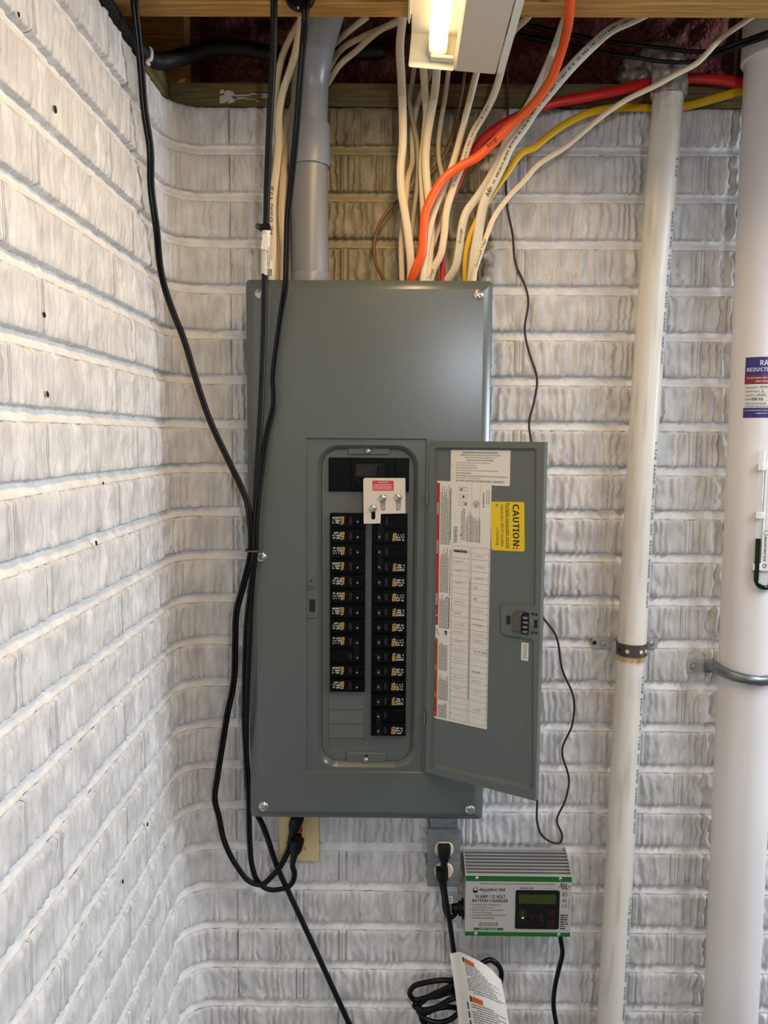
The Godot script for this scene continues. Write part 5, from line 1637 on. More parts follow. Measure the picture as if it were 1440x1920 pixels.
# ---------------------------------------------------------------- outlets below the panel
func outlets() -> void:
	var t := thing("wall_outlet", "ivory outlet with red and black test buttons, half hidden below the panel", "outlet", Vector3(-0.1632, 0.8059, 0.004))
	var mb := MB.new()
	var a := Vector3(-0.1978, 0.8082, 0.009)
	var b := Vector3(-0.1255, 0.8091, 0.009)
	var top := a.y + 0.116
	prism(mb.st(M.ivory), rrect(a.x, a.y, b.x, top, 0.003, 3), 0.0, 0.0095, 0.0022)
	part(t, "cover_plate", mb.mesh())
	var c := Vector3(-0.1796, 0.8316, 0.0108)
	var d := Vector3(-0.145, 0.8321, 0.0108)
	mb = MB.new()
	var f := rrect(c.x, c.y, d.x, c.y + 0.067, 0.001, 2)
	prism(mb.st(M.ivory), f, 0.0, 0.0112, 0.0008)
	greek(mb.st(M.red_ink), Vector3(-0.1526, 0.8324, 0.0116), RT, UPV, 0.005, 2, -0.003, 0.0015, 0.1)
	greek(mb.st(M.red_ink), Vector3(-0.1602, 0.8744, 0.0116), RT, UPV, 0.006, 1, 0.003, 0.0018, 0.1)
	part(t, "receptacle", mb.mesh())
	mb = MB.new()
	box(mb.st(M.bright_red), Vector3(-0.1675, 0.8655, 0.011), Vector3(-0.1542, 0.8745, 0.0135), 0.0006)
	part(t, "reset_button", mb.mesh())
	mb = MB.new()
	box(mb.st(M.black), Vector3(-0.1685, 0.8565, 0.011), Vector3(-0.1557, 0.864, 0.0135), 0.0006)
	part(t, "test_button", mb.mesh())
	# surface-mounted steel box
	t = thing("outlet_box", "galvanized steel outlet box with two cream receptacles mounted under the panel", "outlet", Vector3(0.1017, 0.758, 0))
	mb = MB.new()
	a = Vector3(0.0708, 0.7893, 0.05)
	b = Vector3(0.1253, 0.8916, 0.05)
	box(mb.st(M.galv), Vector3(a.x, a.y, 0.0), Vector3(b.x - 0.001, b.y, 0.0485), 0.002)
	# knockout nipple up to the panel
	box(mb.st(M.galv), Vector3(a.x + 0.003, b.y - 0.002, 0.012), Vector3(b.x - 0.004, 0.9395, 0.046), 0.002)
	part(t, "box_body", mb.mesh())
	mb = MB.new()
	c = Vector3(0.0689, 0.7885, 0.052)
	d = Vector3(0.1261, 0.8936, 0.052)
	var outer := rrect(c.x, c.y, d.x, d.y, 0.003, 3)
	var cx := (c.x + d.x) / 2
	var u := Vector3(0.0968, 0.8574, 0.053)
	var l := Vector3(0.0974, 0.8183, 0.053)
	u.x = cx
	l.x = cx
	var hs := []
	for q in [u, l]:
		var h := PackedVector2Array()
		for k in 24:
			var g := TAU * k / 24
			h.append(Vector2(q.x + 0.0170 * cos(g), q.y + clampf(0.0170 * sin(g), -0.0138, 0.0138)))
		hs.append(h)
	holed_plate(mb.st(M.galv), outer, hs, 0.0485, 0.0508)
	lathe(mb.st(M.zinc), [Vector2(0.003, 0), Vector2(0.0025, 0.0012), Vector2(0, 0.0014)], facing(Vector3(cx, (u.y + l.y) / 2, 0.0508), Vector3(0, 0, 1)), 12)
	part(t, "cover_plate", mb.mesh())
	for q in hs:
		mb = MB.new()
		prism(mb.st(M.cream), inset(q, 0.0004), 0.044, 0.0528, 0.0012)
		part(t, "receptacle", mb.mesh())
	# cords that leave the box: both end in the coil behind the paper tag
	var cp := thing("power_cord", "thick black power cord plugged into the steel box's upper receptacle and coiled below", "cord", Vector3(0.1202, 0.5354, 0.03))
	plug(cp, "plug", Vector3(0.097, 0.8695, 0.062), Vector3(0.0, -1, 0.0), M.black_soft, 0.0108)
	var p := [Vector3(0.0979, 0.8386, 0.062), Vector3(0.0969, 0.8166, 0.061), Vector3(0.0981, 0.7965, 0.06), Vector3(0.1035, 0.7582, 0.058), Vector3(0.1108, 0.7136, 0.056), Vector3(0.1172, 0.6706, 0.054), Vector3(0.1239, 0.6298, 0.05), Vector3(0.1175, 0.6156, 0.05), Vector3(0.0946, 0.6148, 0.052), Vector3(0.0701, 0.6104, 0.052), Vector3(0.0466, 0.6005, 0.05), Vector3(0.0402, 0.5853, 0.046), Vector3(0.0481, 0.5703, 0.042), Vector3(0.0709, 0.5761, 0.044), Vector3(0.0988, 0.5952, 0.05), Vector3(0.1264, 0.6161, 0.056), Vector3(0.1596, 0.6403, 0.05), Vector3(0.1819, 0.6485, 0.044), Vector3(0.2001, 0.6324, 0.038), Vector3(0.205, 0.6073, 0.034), Vector3(0.1912, 0.5785, 0.034), Vector3(0.1516, 0.5788, 0.046), Vector3(0.1175, 0.5838, 0.056), Vector3(0.0845, 0.5667, 0.058), Vector3(0.0611, 0.5603, 0.054), Vector3(0.049, 0.5611, 0.046), Vector3(0.0617, 0.5659, 0.036), Vector3(0.0907, 0.5695, 0.032), Vector3(0.1191, 0.579, 0.036), Vector3(0.1356, 0.5684, 0.046), Vector3(0.1186, 0.5428, 0.05), Vector3(0.0902, 0.5332, 0.05), Vector3(0.0654, 0.5404, 0.048), Vector3(0.055, 0.554, 0.042), Vector3(0.0714, 0.5666, 0.034), Vector3(0.105, 0.582, 0.032), Vector3(0.1408, 0.5748, 0.03), Vector3(0.1581, 0.5494, 0.034), Vector3(0.1384, 0.5218, 0.045), Vector3(0.0999, 0.514, 0.05), Vector3(0.0712, 0.5248, 0.05), Vector3(0.0616, 0.5419, 0.046), Vector3(0.0771, 0.5467, 0.04), Vector3(0.1101, 0.5507, 0.034), Vector3(0.1489, 0.5374, 0.032), Vector3(0.1742, 0.4845, 0.03), Vector3(0.1802, 0.422, 0.03)]
	part(cp, "flex", tube_mesh(p, 0.0046, 0.0046, M.black, 7, 12))
	var c2 := thing("power_cord", "black power cord plugged into the steel box's lower receptacle, joined to the charger's left side", "cord", Vector3(0.1076, 0.7388, 0.03))
	plug(c2, "plug", Vector3(0.0937, 0.8275, 0.058), Vector3(0.06, -1, -0.1), M.black_soft, 0.0105)
	p = [Vector3(0.0961, 0.7926, 0.05), Vector3(0.0985, 0.7685, 0.046), Vector3(0.1029, 0.7375, 0.044), Vector3(0.1087, 0.7257, 0.044), Vector3(0.1182, 0.7305, 0.042), Vector3(0.1238, 0.7399, 0.041), Vector3(0.1294, 0.743, 0.041)]
	part(c2, "flex", tube_mesh(p, 0.0040, 0.0040, M.black_soft, 6, 10))
	mb = MB.new()
	a = Vector3(0.1124, 0.7427, 0.041)
	lathe(mb.st(M.black), [Vector2(0, 0), Vector2(0.0075, 0.0005), Vector2(0.0085, 0.004), Vector2(0.0090, 0.012), Vector2(0.0125, 0.0125), Vector2(0.0130, 0.018), Vector2(0.0175, 0.0185), Vector2(0.0175, 0.0225), Vector2(0, 0.0226)], facing(a, Vector3(1, 0, 0)), 16, false)
	part(c2, "strain_relief", mb.mesh())
	mb = MB.new()
	a = Vector3(0.1073, 0.7648, 0.056)
	box(mb.st(M.paper), a + Vector3(0, -0.004, -0.001), a + Vector3(0.0065, 0.009, -0.0004))
	greek(mb.st(M.ink), a + Vector3(0.001, 0.005, 0), RT, UPV, 0.005, 3, 0.003, 0.0013, 0.2)
	part(c2, "cord_flag", mb.mesh())
	# paper instruction tag folded over the cord
	var s0 := [Vector3(0.1088, 0.6747, 0.066), Vector3(0.1163, 0.6755, 0.0655), Vector3(0.1244, 0.6793, 0.068), Vector3(0.1364, 0.6759, 0.07), Vector3(0.1523, 0.6682, 0.07), Vector3(0.1667, 0.6584, 0.067), Vector3(0.1838, 0.6408, 0.06), Vector3(0.2026, 0.6148, 0.05)]
	var s1 := [Vector3(0.1178, 0.6162, 0.07), Vector3(0.1252, 0.6163, 0.07), Vector3(0.1333, 0.6186, 0.073), Vector3(0.147, 0.6181, 0.076), Vector3(0.1638, 0.6134, 0.076), Vector3(0.1782, 0.6064, 0.073), Vector3(0.1962, 0.5924, 0.066), Vector3(0.2101, 0.577, 0.056)]
	var s2 := [Vector3(0.1271, 0.543, 0.072), Vector3(0.1356, 0.5431, 0.072), Vector3(0.1445, 0.5464, 0.076), Vector3(0.1591, 0.546, 0.079), Vector3(0.1759, 0.5423, 0.079), Vector3(0.1913, 0.5361, 0.076), Vector3(0.2076, 0.5239, 0.068), Vector3(0.2216, 0.512, 0.058)]
	var s3 := [Vector3(0.1367, 0.4727, 0.072), Vector3(0.1452, 0.4728, 0.072), Vector3(0.155, 0.4763, 0.076), Vector3(0.1697, 0.4761, 0.079), Vector3(0.1866, 0.4743, 0.079), Vector3(0.203, 0.469, 0.076), Vector3(0.2194, 0.4593, 0.068), Vector3(0.2325, 0.4489, 0.058)]
	mb = MB.new()
	var st := mb.st(M.paper_rough)
	var S := [s0, s1, s2, s3]
	var n := 24
	var grid := []
	for i in n + 1:
		var row := PackedVector3Array()
		for k in 8:
			var q: PackedVector3Array = spline([S[0][k], S[1][k], S[2][k], S[3][k]], 8)
			row.append(q[i])
		grid.append(spline(Array(row), 3))
	var mcol: int = grid[0].size()
	for side in 2:
		var off := Vector3(0, 0, -0.0005 * side)
		st.set_smooth_group(2 + side)
		for i in n:
			for k in mcol - 1:
				var q0: Vector3 = grid[i][k] + off
				var q1: Vector3 = grid[i][k + 1] + off
				var q2: Vector3 = grid[i + 1][k + 1] + off
				var q3: Vector3 = grid[i + 1][k] + off
				if side == 0:
					quad(st, q3, q2, q1, q0)
				else:
					quad(st, q0, q1, q2, q3)
	# printed lines that follow the curled sheet, two orange headings and a spine title
	var ink := mb.st(M.ink_grey)
	for r in range(2, n * 2):
		var i0 := r * 0.5
		if (r > 17 and r < 22):
			continue
		var kk := 8.0 if r % 7 != 3 else 9.5
		var end := 20.5 - rng.randf() * 5.0
		if r < 8:
			end = 9.0 + r * 0.8
		while kk < end:
			var ke := minf(kk + rng.randf_range(0.4, 1.6), end)
			var rise := 0.0
			quad(ink, sheet(grid, i0 + 0.20 + kk * 0.02, kk), sheet(grid, i0 + 0.20 + ke * 0.02, ke), sheet(grid, i0 + ke * 0.02, ke), sheet(grid, i0 + kk * 0.02, kk))
			kk = ke + 0.2
	for q in [[1.0, 8.0], [9.7, 8.6]]:
		for k in 3:
			var ka: float = q[1] + k * 1.1
			quad(mb.st(M.orange_ink), sheet(grid, q[0] + 1.0 + k * 0.1, ka), sheet(grid, q[0] + 1.1 + k * 0.1, ka + 1.1), sheet(grid, q[0] + k * 0.1, ka + 1.1), sheet(grid, q[0] + k * 0.1, ka))
		quad(mb.st(M.ink), sheet(grid, q[0] + 1.0, q[1] - 0.75), sheet(grid, q[0] + 1.0, q[1] - 0.15), sheet(grid, q[0] - 0.1, q[1] - 0.15), sheet(grid, q[0] - 0.1, q[1] - 0.75))
	for r in 22:
		if r % 4 != 3:
			quad(mb.st(M.ink), sheet(grid, 11.0 + r * 0.45 + 0.38, 6.45), sheet(grid, 11.0 + r * 0.45 + 0.38, 7.0), sheet(grid, 11.0 + r * 0.45, 7.0), sheet(grid, 11.0 + r * 0.45, 6.45))
	single("instruction_tag", mb.mesh(), "curled white paper instruction tag with fine print hanging on the coiled cord", "tag")


func sheet(grid: Array, i: float, k: float) -> Vector3:
	var i0 := clampi(int(i), 0, grid.size() - 2)
	var k0 := clampi(int(k), 0, grid[0].size() - 2)
	var a: Vector3 = lerp(grid[i0][k0], grid[i0][k0 + 1], k - k0)
	var b: Vector3 = lerp(grid[i0 + 1][k0], grid[i0 + 1][k0 + 1], k - k0)
	return lerp(a, b, i - i0) + Vector3(-0.0001, 0.0002, 0.0005)


# ---------------------------------------------------------------- the battery charger
func charger() -> void:
	var zf := 0.066
	var a := Vector3(0.1343, 0.7081, 0.066)
	var b := Vector3(0.3186, 0.8188, 0.066)
	var t := thing("battery_charger", "white and green battery charger with a ribbed heat sink and small display", "battery charger", Vector3((a.x + b.x) / 2, a.y, 0.0))
	var w := b.x - a.x
	var h := b.y - a.y
	# extruded aluminium shell: fins run the whole width over a rounded shoulder
	var mb := MB.new()
	var prof := PackedVector2Array()   # (z, y)
	var n := 8
	prof.append(Vector2(0.004, a.y + 0.002))
	prof.append(Vector2(zf - 0.003, a.y + 0.002))
	prof.append(Vector2(zf - 0.003, b.y))
	for i in n:
		for q in [[i, 0.0], [i + 0.45, 0.0], [i + 0.45, 0.009], [i + 1.0, 0.009]]:
			var p := shoulder(q[0] / float(n))
			prof.append(Vector2(p.x - q[1] * 0.45 + zf - 0.003, p.y + b.y - q[1]))
	prof.append(Vector2(0.004, b.y + 0.0188))
	var xf := Transform3D(Basis(Vector3(0, 0, 1), Vector3(0, 1, 0), Vector3(-1, 0, 0)), Vector3(b.x - 0.0012, 0, 0))
	prism(mb.st(M.fin), prof, 0.0, w - 0.0024, 0, xf)
	part(t, "heat_sink", mb.mesh())
	# end plates with the same outline
	var out := PackedVector2Array([Vector2(0.003, a.y + 0.001), Vector2(zf - 0.001, a.y + 0.001), Vector2(zf - 0.001, b.y)])
	for i in 9:
		var p := shoulder(i / 8.0)
		out.append(Vector2(p.x + zf - 0.002, b.y + p.y + 0.0012))
	out.append(Vector2(0.003, b.y + 0.0205))
	for x in [b.x, a.x + 0.0014]:
		mb = MB.new()
		prism(mb.st(M.face), out, 0, 0.0014, 0.0, Transform3D(xf.basis, Vector3(x, 0, 0)))
		part(t, "end_plate", mb.mesh())
	# printed front plate
	mb = MB.new()
	prism(mb.st(M.face), rrect(a.x, a.y, b.x, b.y, 0.0012, 2), zf - 0.003, zf, 0.0005)
	var z := zf + 0.0002
	var zt := zf + 0.0004
	var ink := mb.st(M.ink)
	var G := mb.st(M.green)
	var y1 := b.y - h * 0.092
	quad(G, Vector3(a.x + 0.0006, y1, z), Vector3(b.x - 0.0006, y1, z), Vector3(b.x - 0.0006, b.y - 0.0004, z), Vector3(a.x + 0.0006, b.y - 0.0004, z))
	y1 = a.y + h * 0.072
	quad(G, Vector3(a.x + 0.0006, a.y + 0.0004, z), Vector3(b.x - 0.0006, a.y + 0.0004, z), Vector3(b.x - 0.0006, y1, z), Vector3(a.x + 0.0006, y1, z))
	txt(ink, "Before installing or servicing unit, read all installation instructions completely.", cpt(a, w, h, 0.495, 0.865, z), RT, UPV, w * 0.70, h * 0.032)
	txt(ink, "MODEL 508", cpt(a, w, h, 0.577, 0.800, z), RT, UPV, w * 0.115, h * 0.026, "Droid Sans", 700)
	txt(mb.st(M.ink_grey), "Voltage: 110-120V~", cpt(a, w, h, 0.785, 0.796, z), RT, UPV, w * 0.125, h * 0.022)
	var sl := Vector3(0.22, 1, 0).normalized()
	txt(ink, "AquaNot 508", cpt(a, w, h, 0.252, 0.762, z), RT, sl, w * 0.245, h * 0.066, "Droid Sans", 700)
	quad(ink, cpt(a, w, h, 0.170, 0.722, z), cpt(a, w, h, 0.222, 0.722, z), cpt(a, w, h, 0.224, 0.727, z), cpt(a, w, h, 0.172, 0.727, z))
	# drop emblem: a dark hexagon with a white wave
	var hx := PackedVector2Array()
	for k in 6:
		hx.append(Vector2(sin(TAU * k / 6) * -0.0049, cos(TAU * k / 6) * 0.0056))
	var hc := cpt(a, w, h, 0.094, 0.755, 0)
	cap(ink, hx, z, Transform3D(Basis.IDENTITY, hc))
	cap(mb.st(M.ink_white), PackedVector2Array([Vector2(-0.0034, 0.0006), Vector2(0.0030, 0.0002), Vector2(0.0032, 0.0022), Vector2(0.0006, 0.0042), Vector2(-0.0026, 0.0030)]), zt, Transform3D(Basis.IDENTITY, hc))
	txt(ink, "10 AMP / 12 VOLT", cpt(a, w, h, 0.236, 0.655, z), RT, UPV, w * 0.283, h * 0.052, "Droid Sans", 700)
	txt(ink, "BATTERY CHARGER", cpt(a, w, h, 0.236, 0.586, z), RT, UPV, w * 0.335, h * 0.048, "Droid Sans", 700)
	var bl := [["Fully automatic charging with", 0.265, 0.517], ["'overcharge' protection", 0.21, 0.473], ["Monitors battery continuously to", 0.292, 0.432], ["maintain full charge", 0.18, 0.390], ["Charges standard deep cycle AGM", 0.32, 0.346], ["and lead-acid batteries", 0.205, 0.302]]
	for i in 6:
		var q: Array = bl[i]
		txt(ink, q[0], cpt(a, w, h, 0.068 + q[1] / 2, q[2], z), RT, UPV, w * q[1], h * 0.032)
		if i % 2 == 0:
			ring_print(ink, cpt(a, w, h, 0.052, q[2], z), 0.0006, 0.0006)
	txt(G, "ZOELLER", cpt(a, w, h, 0.248, 0.198, z), RT, sl, w * 0.135, h * 0.052, "Droid Serif", 700)
	ring_print(G, cpt(a, w, h, 0.152, 0.198, z), 0.0036, 0.0007)
	txt(G, "Z", cpt(a, w, h, 0.152, 0.198, z), RT, sl, w * 0.015, h * 0.03, "Droid Sans", 700)
	quad(G, cpt(a, w, h, 0.085, 0.098, z), cpt(a, w, h, 0.365, 0.098, z), cpt(a, w, h, 0.365, 0.138, z), cpt(a, w, h, 0.085, 0.138, z))
	txt(mb.st(M.ink_white), "PUMP COMPANY", cpt(a, w, h, 0.225, 0.118, zt), RT, UPV, w * 0.175, h * 0.022, "Droid Sans", 700)
	txt(ink, "RU", cpt(a, w, h, 0.924, 0.850, z), RT, UPV, w * 0.058, h * 0.072, "Droid Sans", 700)
	txt(ink, "US", cpt(a, w, h, 0.979, 0.832, z), RT, UPV, w * 0.022, h * 0.026, "Droid Sans", 700)
	txt(ink, "C", cpt(a, w, h, 0.880, 0.830, z), RT, UPV, w * 0.009, h * 0.026, "Droid Sans", 700)
	greek(ink, cpt(a, w, h, 0.905, 0.790, z), RT, UPV, w * 0.06, 1, 0.001, h * 0.016, 0.0)
	ring_print(ink, cpt(a, w, h, 0.937, 0.708, z), 0.0046, 0.0006)
	txt(ink, "BC", cpt(a, w, h, 0.937, 0.708, z), RT, UPV, w * 0.032, h * 0.040)
	txt(ink, "FC", cpt(a, w, h, 0.937, 0.600, z), RT, UPV, w * 0.040, h * 0.046, "Droid Sans", 700)
	txt(ink, "CE", cpt(a, w, h, 0.936, 0.512, z), RT, UPV, w * 0.044, h * 0.046)
	greek(ink, cpt(a, w, h, 0.899, 0.352, z), RT, UPV, w * 0.085, 7, h * 0.037, h * 0.020, 0.45)
	greek(mb.st(M.ink_grey), cpt(a, w, h, 0.982, 0.47, z), UPV, -RT, h * 0.16, 1, 0.001, h * 0.012, 0.1)
	var f := part(t, "front_plate", mb.mesh())
	f.set_meta("label", "printed front plate with green bands")
	for q in [[0.105, 0.955], [0.888, 0.955], [0.105, 0.033], [0.888, 0.033]]:
		part(t, "face_screw", screw_mesh(0.0030, 0.0014, M.zinc, q[0] * 9.0), cpt(a, w, h, q[0], q[1], zf))
	# display window
	mb = MB.new()
	var p0 := cpt(a, w, h, 0.474, 0.128, 0)
	var p1 := cpt(a, w, h, 0.888, 0.770, 0)
	prism(mb.st(M.screen), rrect(p0.x, p0.y, p1.x, p1.y, 0.0036, 4), zf, zf + 0.0006)
	z = zf + 0.0008
	for q in [[0.548, 0.440, "AC Power", 0.075], [0.552, 0.345, "Charger", 0.06], [0.636, 0.345, "Charging", 0.07], [0.552, 0.252, "Alarm / Silence", 0.105], [0.722, 0.362, "Low", 0.035], [0.722, 0.340, "Battery", 0.05], [0.722, 0.275, "Fault", 0.045]]:
		txt(mb.st(M.red_print), q[2], cpt(a, w, h, q[0], q[1], z), RT, UPV, w * q[3], h * 0.020)
	for q in [[0.812, 0.405, "TEST"], [0.812, 0.218, "RESET"]]:
		for e in [[-1, -1, 1, -1], [1, -1, 1, 1], [1, 1, -1, 1], [-1, 1, -1, -1]]:
			bar(mb.st(M.red_print), cpt(a, w, h, q[0] + e[0] * 0.028, q[1] + e[1] * 0.044, z), cpt(a, w, h, q[0] + e[2] * 0.028, q[1] + e[3] * 0.044, z), UPV if e[1] == e[3] else RT, 0.0005)
		txt(mb.st(M.red_print), q[2], cpt(a, w, h, q[0], q[1], z), RT, UPV, w * 0.038, h * 0.024)
	var s := part(t, "display_panel", mb.mesh())
	mb = MB.new()
	p0 = cpt(a, w, h, 0.503, 0.548, 0)
	p1 = cpt(a, w, h, 0.855, 0.700, 0)
	box(mb.st(M.lcd), Vector3(p0.x, p0.y, zf + 0.0004), Vector3(p1.x, p1.y, zf + 0.0010))
	part(s, "lcd_screen", mb.mesh(), Vector3.ZERO, false)
	for q in [[0.546, 0.408, 0], [0.546, 0.312, 1], [0.636, 0.305, 0], [0.724, 0.308, 0], [0.724, 0.212, 0], [0.546, 0.214, 0]]:
		mb = MB.new()
		var r := 0.0013 if q[2] == 1 else (0.0010 if q[1] > 0.4 else 0.0006)
		lathe(mb.st(M.led if q[2] == 1 else M.led_off), [Vector2(r, 0), Vector2(r * 0.8, 0.0008), Vector2(0, 0.0012)], facing(cpt(a, w, h, q[0], q[1], zf + 0.0006), Vector3(0, 0, 1)), 10)
		part(s, "indicator_led", mb.mesh(), Vector3.ZERO, false)
	var g := OmniLight3D.new()
	g.name = "indicator_led_light"
	g.light_color = Color(0.75, 1.0, 0.45)
	g.light_energy = 0.00004
	g.light_size = 0.001
	g.omni_range = 4.0
	g.omni_attenuation = 2.0
	g.shadow_enabled = true
	add_child(g)
	g.position = cpt(a, w, h, 0.546, 0.312, zf + 0.004)
	# output cord
	single("charger_cord", tube_mesh([Vector3(0.3056, 0.7029, 0.045), Vector3(0.3061, 0.6946, 0.046), Vector3(0.3102, 0.6647, 0.046), Vector3(0.3045, 0.63, 0.044), Vector3(0.2997, 0.5936, 0.04), Vector3(0.2996, 0.556, 0.036), Vector3(0.3058, 0.5206, 0.034), Vector3(0.3162, 0.4587, 0.034), Vector3(0.3234, 0.4067, 0.034)], 0.0042, 0.0042, M.black, 8, 12), "smooth black cord hanging from the bottom right of the battery charger", "cord")


func shoulder(u: float) -> Vector2:   # the heat sink's sloping top: back from the face, and up
	return Vector2(-u * (0.052 - 0.012 * (1.0 - u)), 0.0190 * (0.62 * u + 0.38 * sin(u * PI / 2)))


func cpt(a: Vector3, w: float, h: float, u: float, v: float, z: float) -> Vector3:
	return Vector3(a.x + w * u, a.y + h * v, z)


# ---------------------------------------------------------------- white pipes on the right
func pipes() -> void:
	drain_pipe()
	radon_pipe()


func drain_pipe() -> void:
	var t := thing("white_pipe", "slim white plastic pipe with blue print, leaning slightly, strapped to the wall", "pipe", Vector3(0.393, 0.0, 0.045))
	var r := 0.0241
	var pts := PackedVector3Array()
	var key := [Vector3(0.391, 0.0, 0.045), Vector3(0.4007, 0.55, 0.045), Vector3(0.4180, 1.517, 0.045), Vector3(0.4385, 2.10, 0.045), Vector3(0.4395, 2.135, 0.045)]
	var sm := spline(key, 1)
	# fine steps, so that the rust below the strap can be told apart
	var n := 420
	var mb := MB.new()
	var st := mb.st(M.pvc)
	st.set_smooth_group(1)
	var ystrap := Vector3(0.4031, 1.2075, 0.069).y
	var prev := PackedVector3Array()
	var pc := PackedColorArray()
	var base := Color(0.88, 0.86, 0.815).srgb_to_linear()
	var stain := Color(0.78, 0.67, 0.40).srgb_to_linear()
	var rust := Color(0.46, 0.21, 0.05).srgb_to_linear()
	var grime := Color(0.62, 0.58, 0.52).srgb_to_linear()
	for i in n + 1:
		var y := 2.135 * i / n
		var x := pipe_x(y)
		var ring := PackedVector3Array()
		var cols := PackedColorArray()
		for k in 28:
			var a := TAU * k / 28
			ring.append(Vector3(x + sin(a) * r, y, 0.045 + cos(a) * r))
			var c := base
			var d := ystrap - y
			var blot := N.get_noise_2d(a * 3.0, y * 70.0)
			if d > -0.004 and d < 0.022:
				var band_ := 1.0 - smoothstep(0.009, 0.0115, d)
				c = c.lerp(stain, band_ * (0.85 + 0.15 * blot))
				var spot := exp(-pow((a - 0.35) / 0.28, 2.0)) * (1.0 - smoothstep(0.008, 0.018, d))
				var edge_ := exp(-pow((d - 0.0095) / 0.0016, 2.0)) * (0.6 + 0.9 * blot)
				c = c.lerp(rust, clampf(maxf(spot * (0.75 + 0.5 * blot), edge_), 0.0, 0.92))
			var streak := N.get_noise_2d(a * 5.0 + 9.0, y * 6.0)
			c = c.lerp(grime, clampf((streak - 0.35) * 0.9, 0.0, 0.35))
			if y > 2.06:
				c = c.lerp(grime, clampf((y - 2.06) * 6.0 * (0.6 + N.get_noise_2d(a * 4.0, y * 60.0)), 0.0, 0.8))
			cols.append(c)
		if i > 0:
			for k in 28:
				var j := (k + 1) % 28
				st.set_color(pc[k])
				st.add_vertex(prev[k])
				st.set_color(cols[j])
				st.add_vertex(ring[j])
				st.set_color(pc[j])
				st.add_vertex(prev[j])
				st.set_color(pc[k])
				st.add_vertex(prev[k])
				st.set_color(cols[k])
				st.add_vertex(ring[k])
				st.set_color(cols[j])
				st.add_vertex(ring[j])
		prev = ring
		pc = cols
	part(t, "pipe", mb.mesh())
	# blue factory print down the right of the pipe
	mb = MB.new()
	st = mb.st(M.print_blue)
	var ang := 0.74
	for q in [[2.02, "1-1/2"], [1.935, "EAGLE PVC 1120 DWV ASTM D2665 NSF-dwv"], [1.57, "1-1/2 EAGLE PVC 1120 DWV ASTM D2665 NSF-dwv"], [1.175, "1-1/2 EAGLE PVC 1120 DWV ASTM D2665 NSF-dwv"], [0.78, "1-1/2 EAGLE PVC 1120 DWV ASTM D2665 NSF-dwv"]]:
		var top: float = q[0]
		for word: String in (q[1] as String).split(" "):
			var len_ := word.length() * 0.0062
			txt(st, word, Vector3(r * ang, top - len_ / 2, 0.0008), -UPV, RT, len_, 0.0052, "Droid Sans", 700, Vector3(pipe_x(top - len_ / 2), 0.045, r))
			top -= len_ + 0.008
	part(t, "blue_print", mb.mesh())
	# elbow that turns back through the rim, dirty with old sealant
	mb = MB.new()
	var hub := Vector3(0.4395, 2.118, 0.045)
	lathe(mb.st(M.pvc_dirty), [Vector2(0.0243, 0), Vector2(0.0275, 0.0005), Vector2(0.0285, 0.003), Vector2(0.0285, 0.020), Vector2(0.0262, 0.024)], facing(hub, Vector3(0.02, 1, 0)), 24)
	sweep(mb.st(M.pvc_dirty), spline([Vector3(0.4395, 2.138, 0.045), Vector3(0.4397, 2.160, 0.042), Vector3(0.4380, 2.180, 0.030), Vector3(0.4340, 2.193, 0.010), Vector3(0.4300, 2.198, -0.02), Vector3(0.428, 2.20, -0.10)], 8), 0.0275, 0.0275, 24)
	part(t, "elbow", mb.mesh())
	mb = MB.new()
	st = mb.st(M.pvc_dirty)
	st.set_smooth_group(1)
	var rows := []
	for j in 11:
		var row := PackedVector3Array()
		for i in 25:
			var a := TAU * i / 24
			var b := PI * j / 10
			var rr := 0.040 * (1.0 + 0.28 * N.get_noise_3d(sin(a) * 1.6, cos(a) * 1.6 + 4.0, cos(b) * 2.0))
			if i == 24:
				row.append(row[0])
			else:
				row.append(Vector3(0.4180 + rr * 1.05 * cos(a) * sin(b), 2.180 + rr * 0.92 * sin(a) * sin(b), -0.022 + rr * 0.55 * cos(b)))
		rows.append(row)
	for j in 10:
		for i in 24:
			quad(st, rows[j + 1][i], rows[j + 1][i + 1], rows[j][i + 1], rows[j][i])
	part(t, "sealant", mb.mesh())
	# perforated hanger strap
	var sp := thing("pipe_strap", "narrow perforated metal strap with rust below it, holding the slim white pipe", "strap", Vector3(pipe_x(ystrap), ystrap, 0.0))
	mb = MB.new()
	st = mb.st(M.dull_metal)
	var yc := ystrap + 0.0105
	var px := pipe_x(yc)
	band(st, px, 0.045, r + 0.0006, 0.0014, yc - 0.0105, yc + 0.0105, -1.75, 1.75, 0.0)
	for a in [-1.15, -0.55, 0.35, 0.80]:
		var dd := Vector3(sin(a), 0, cos(a))
		lathe(mb.st(M.cream if a > -0.8 else M.pit), [Vector2(0.0034, 0), Vector2(0.0034, 0.0003), Vector2(0, 0.0003)], facing(Vector3(px, yc - 0.001, 0.045) + dd * (r + 0.0020), dd), 12)
	part(sp, "strap_band", mb.mesh())
	mb = MB.new()
	st = mb.st(M.galv_light)
	var fl := Vector3(0.3566, 1.2156, 0.008)
	var y0 := fl.y
	# left tail, bent out from the wall to the band; right tail flat
	var tail := [Vector2(fl.x, 0.004), Vector2(fl.x + 0.028, 0.005), Vector2(fl.x + 0.036, 0.012), Vector2(px - 0.0275, 0.034), Vector2(px - 0.0255, 0.043)]
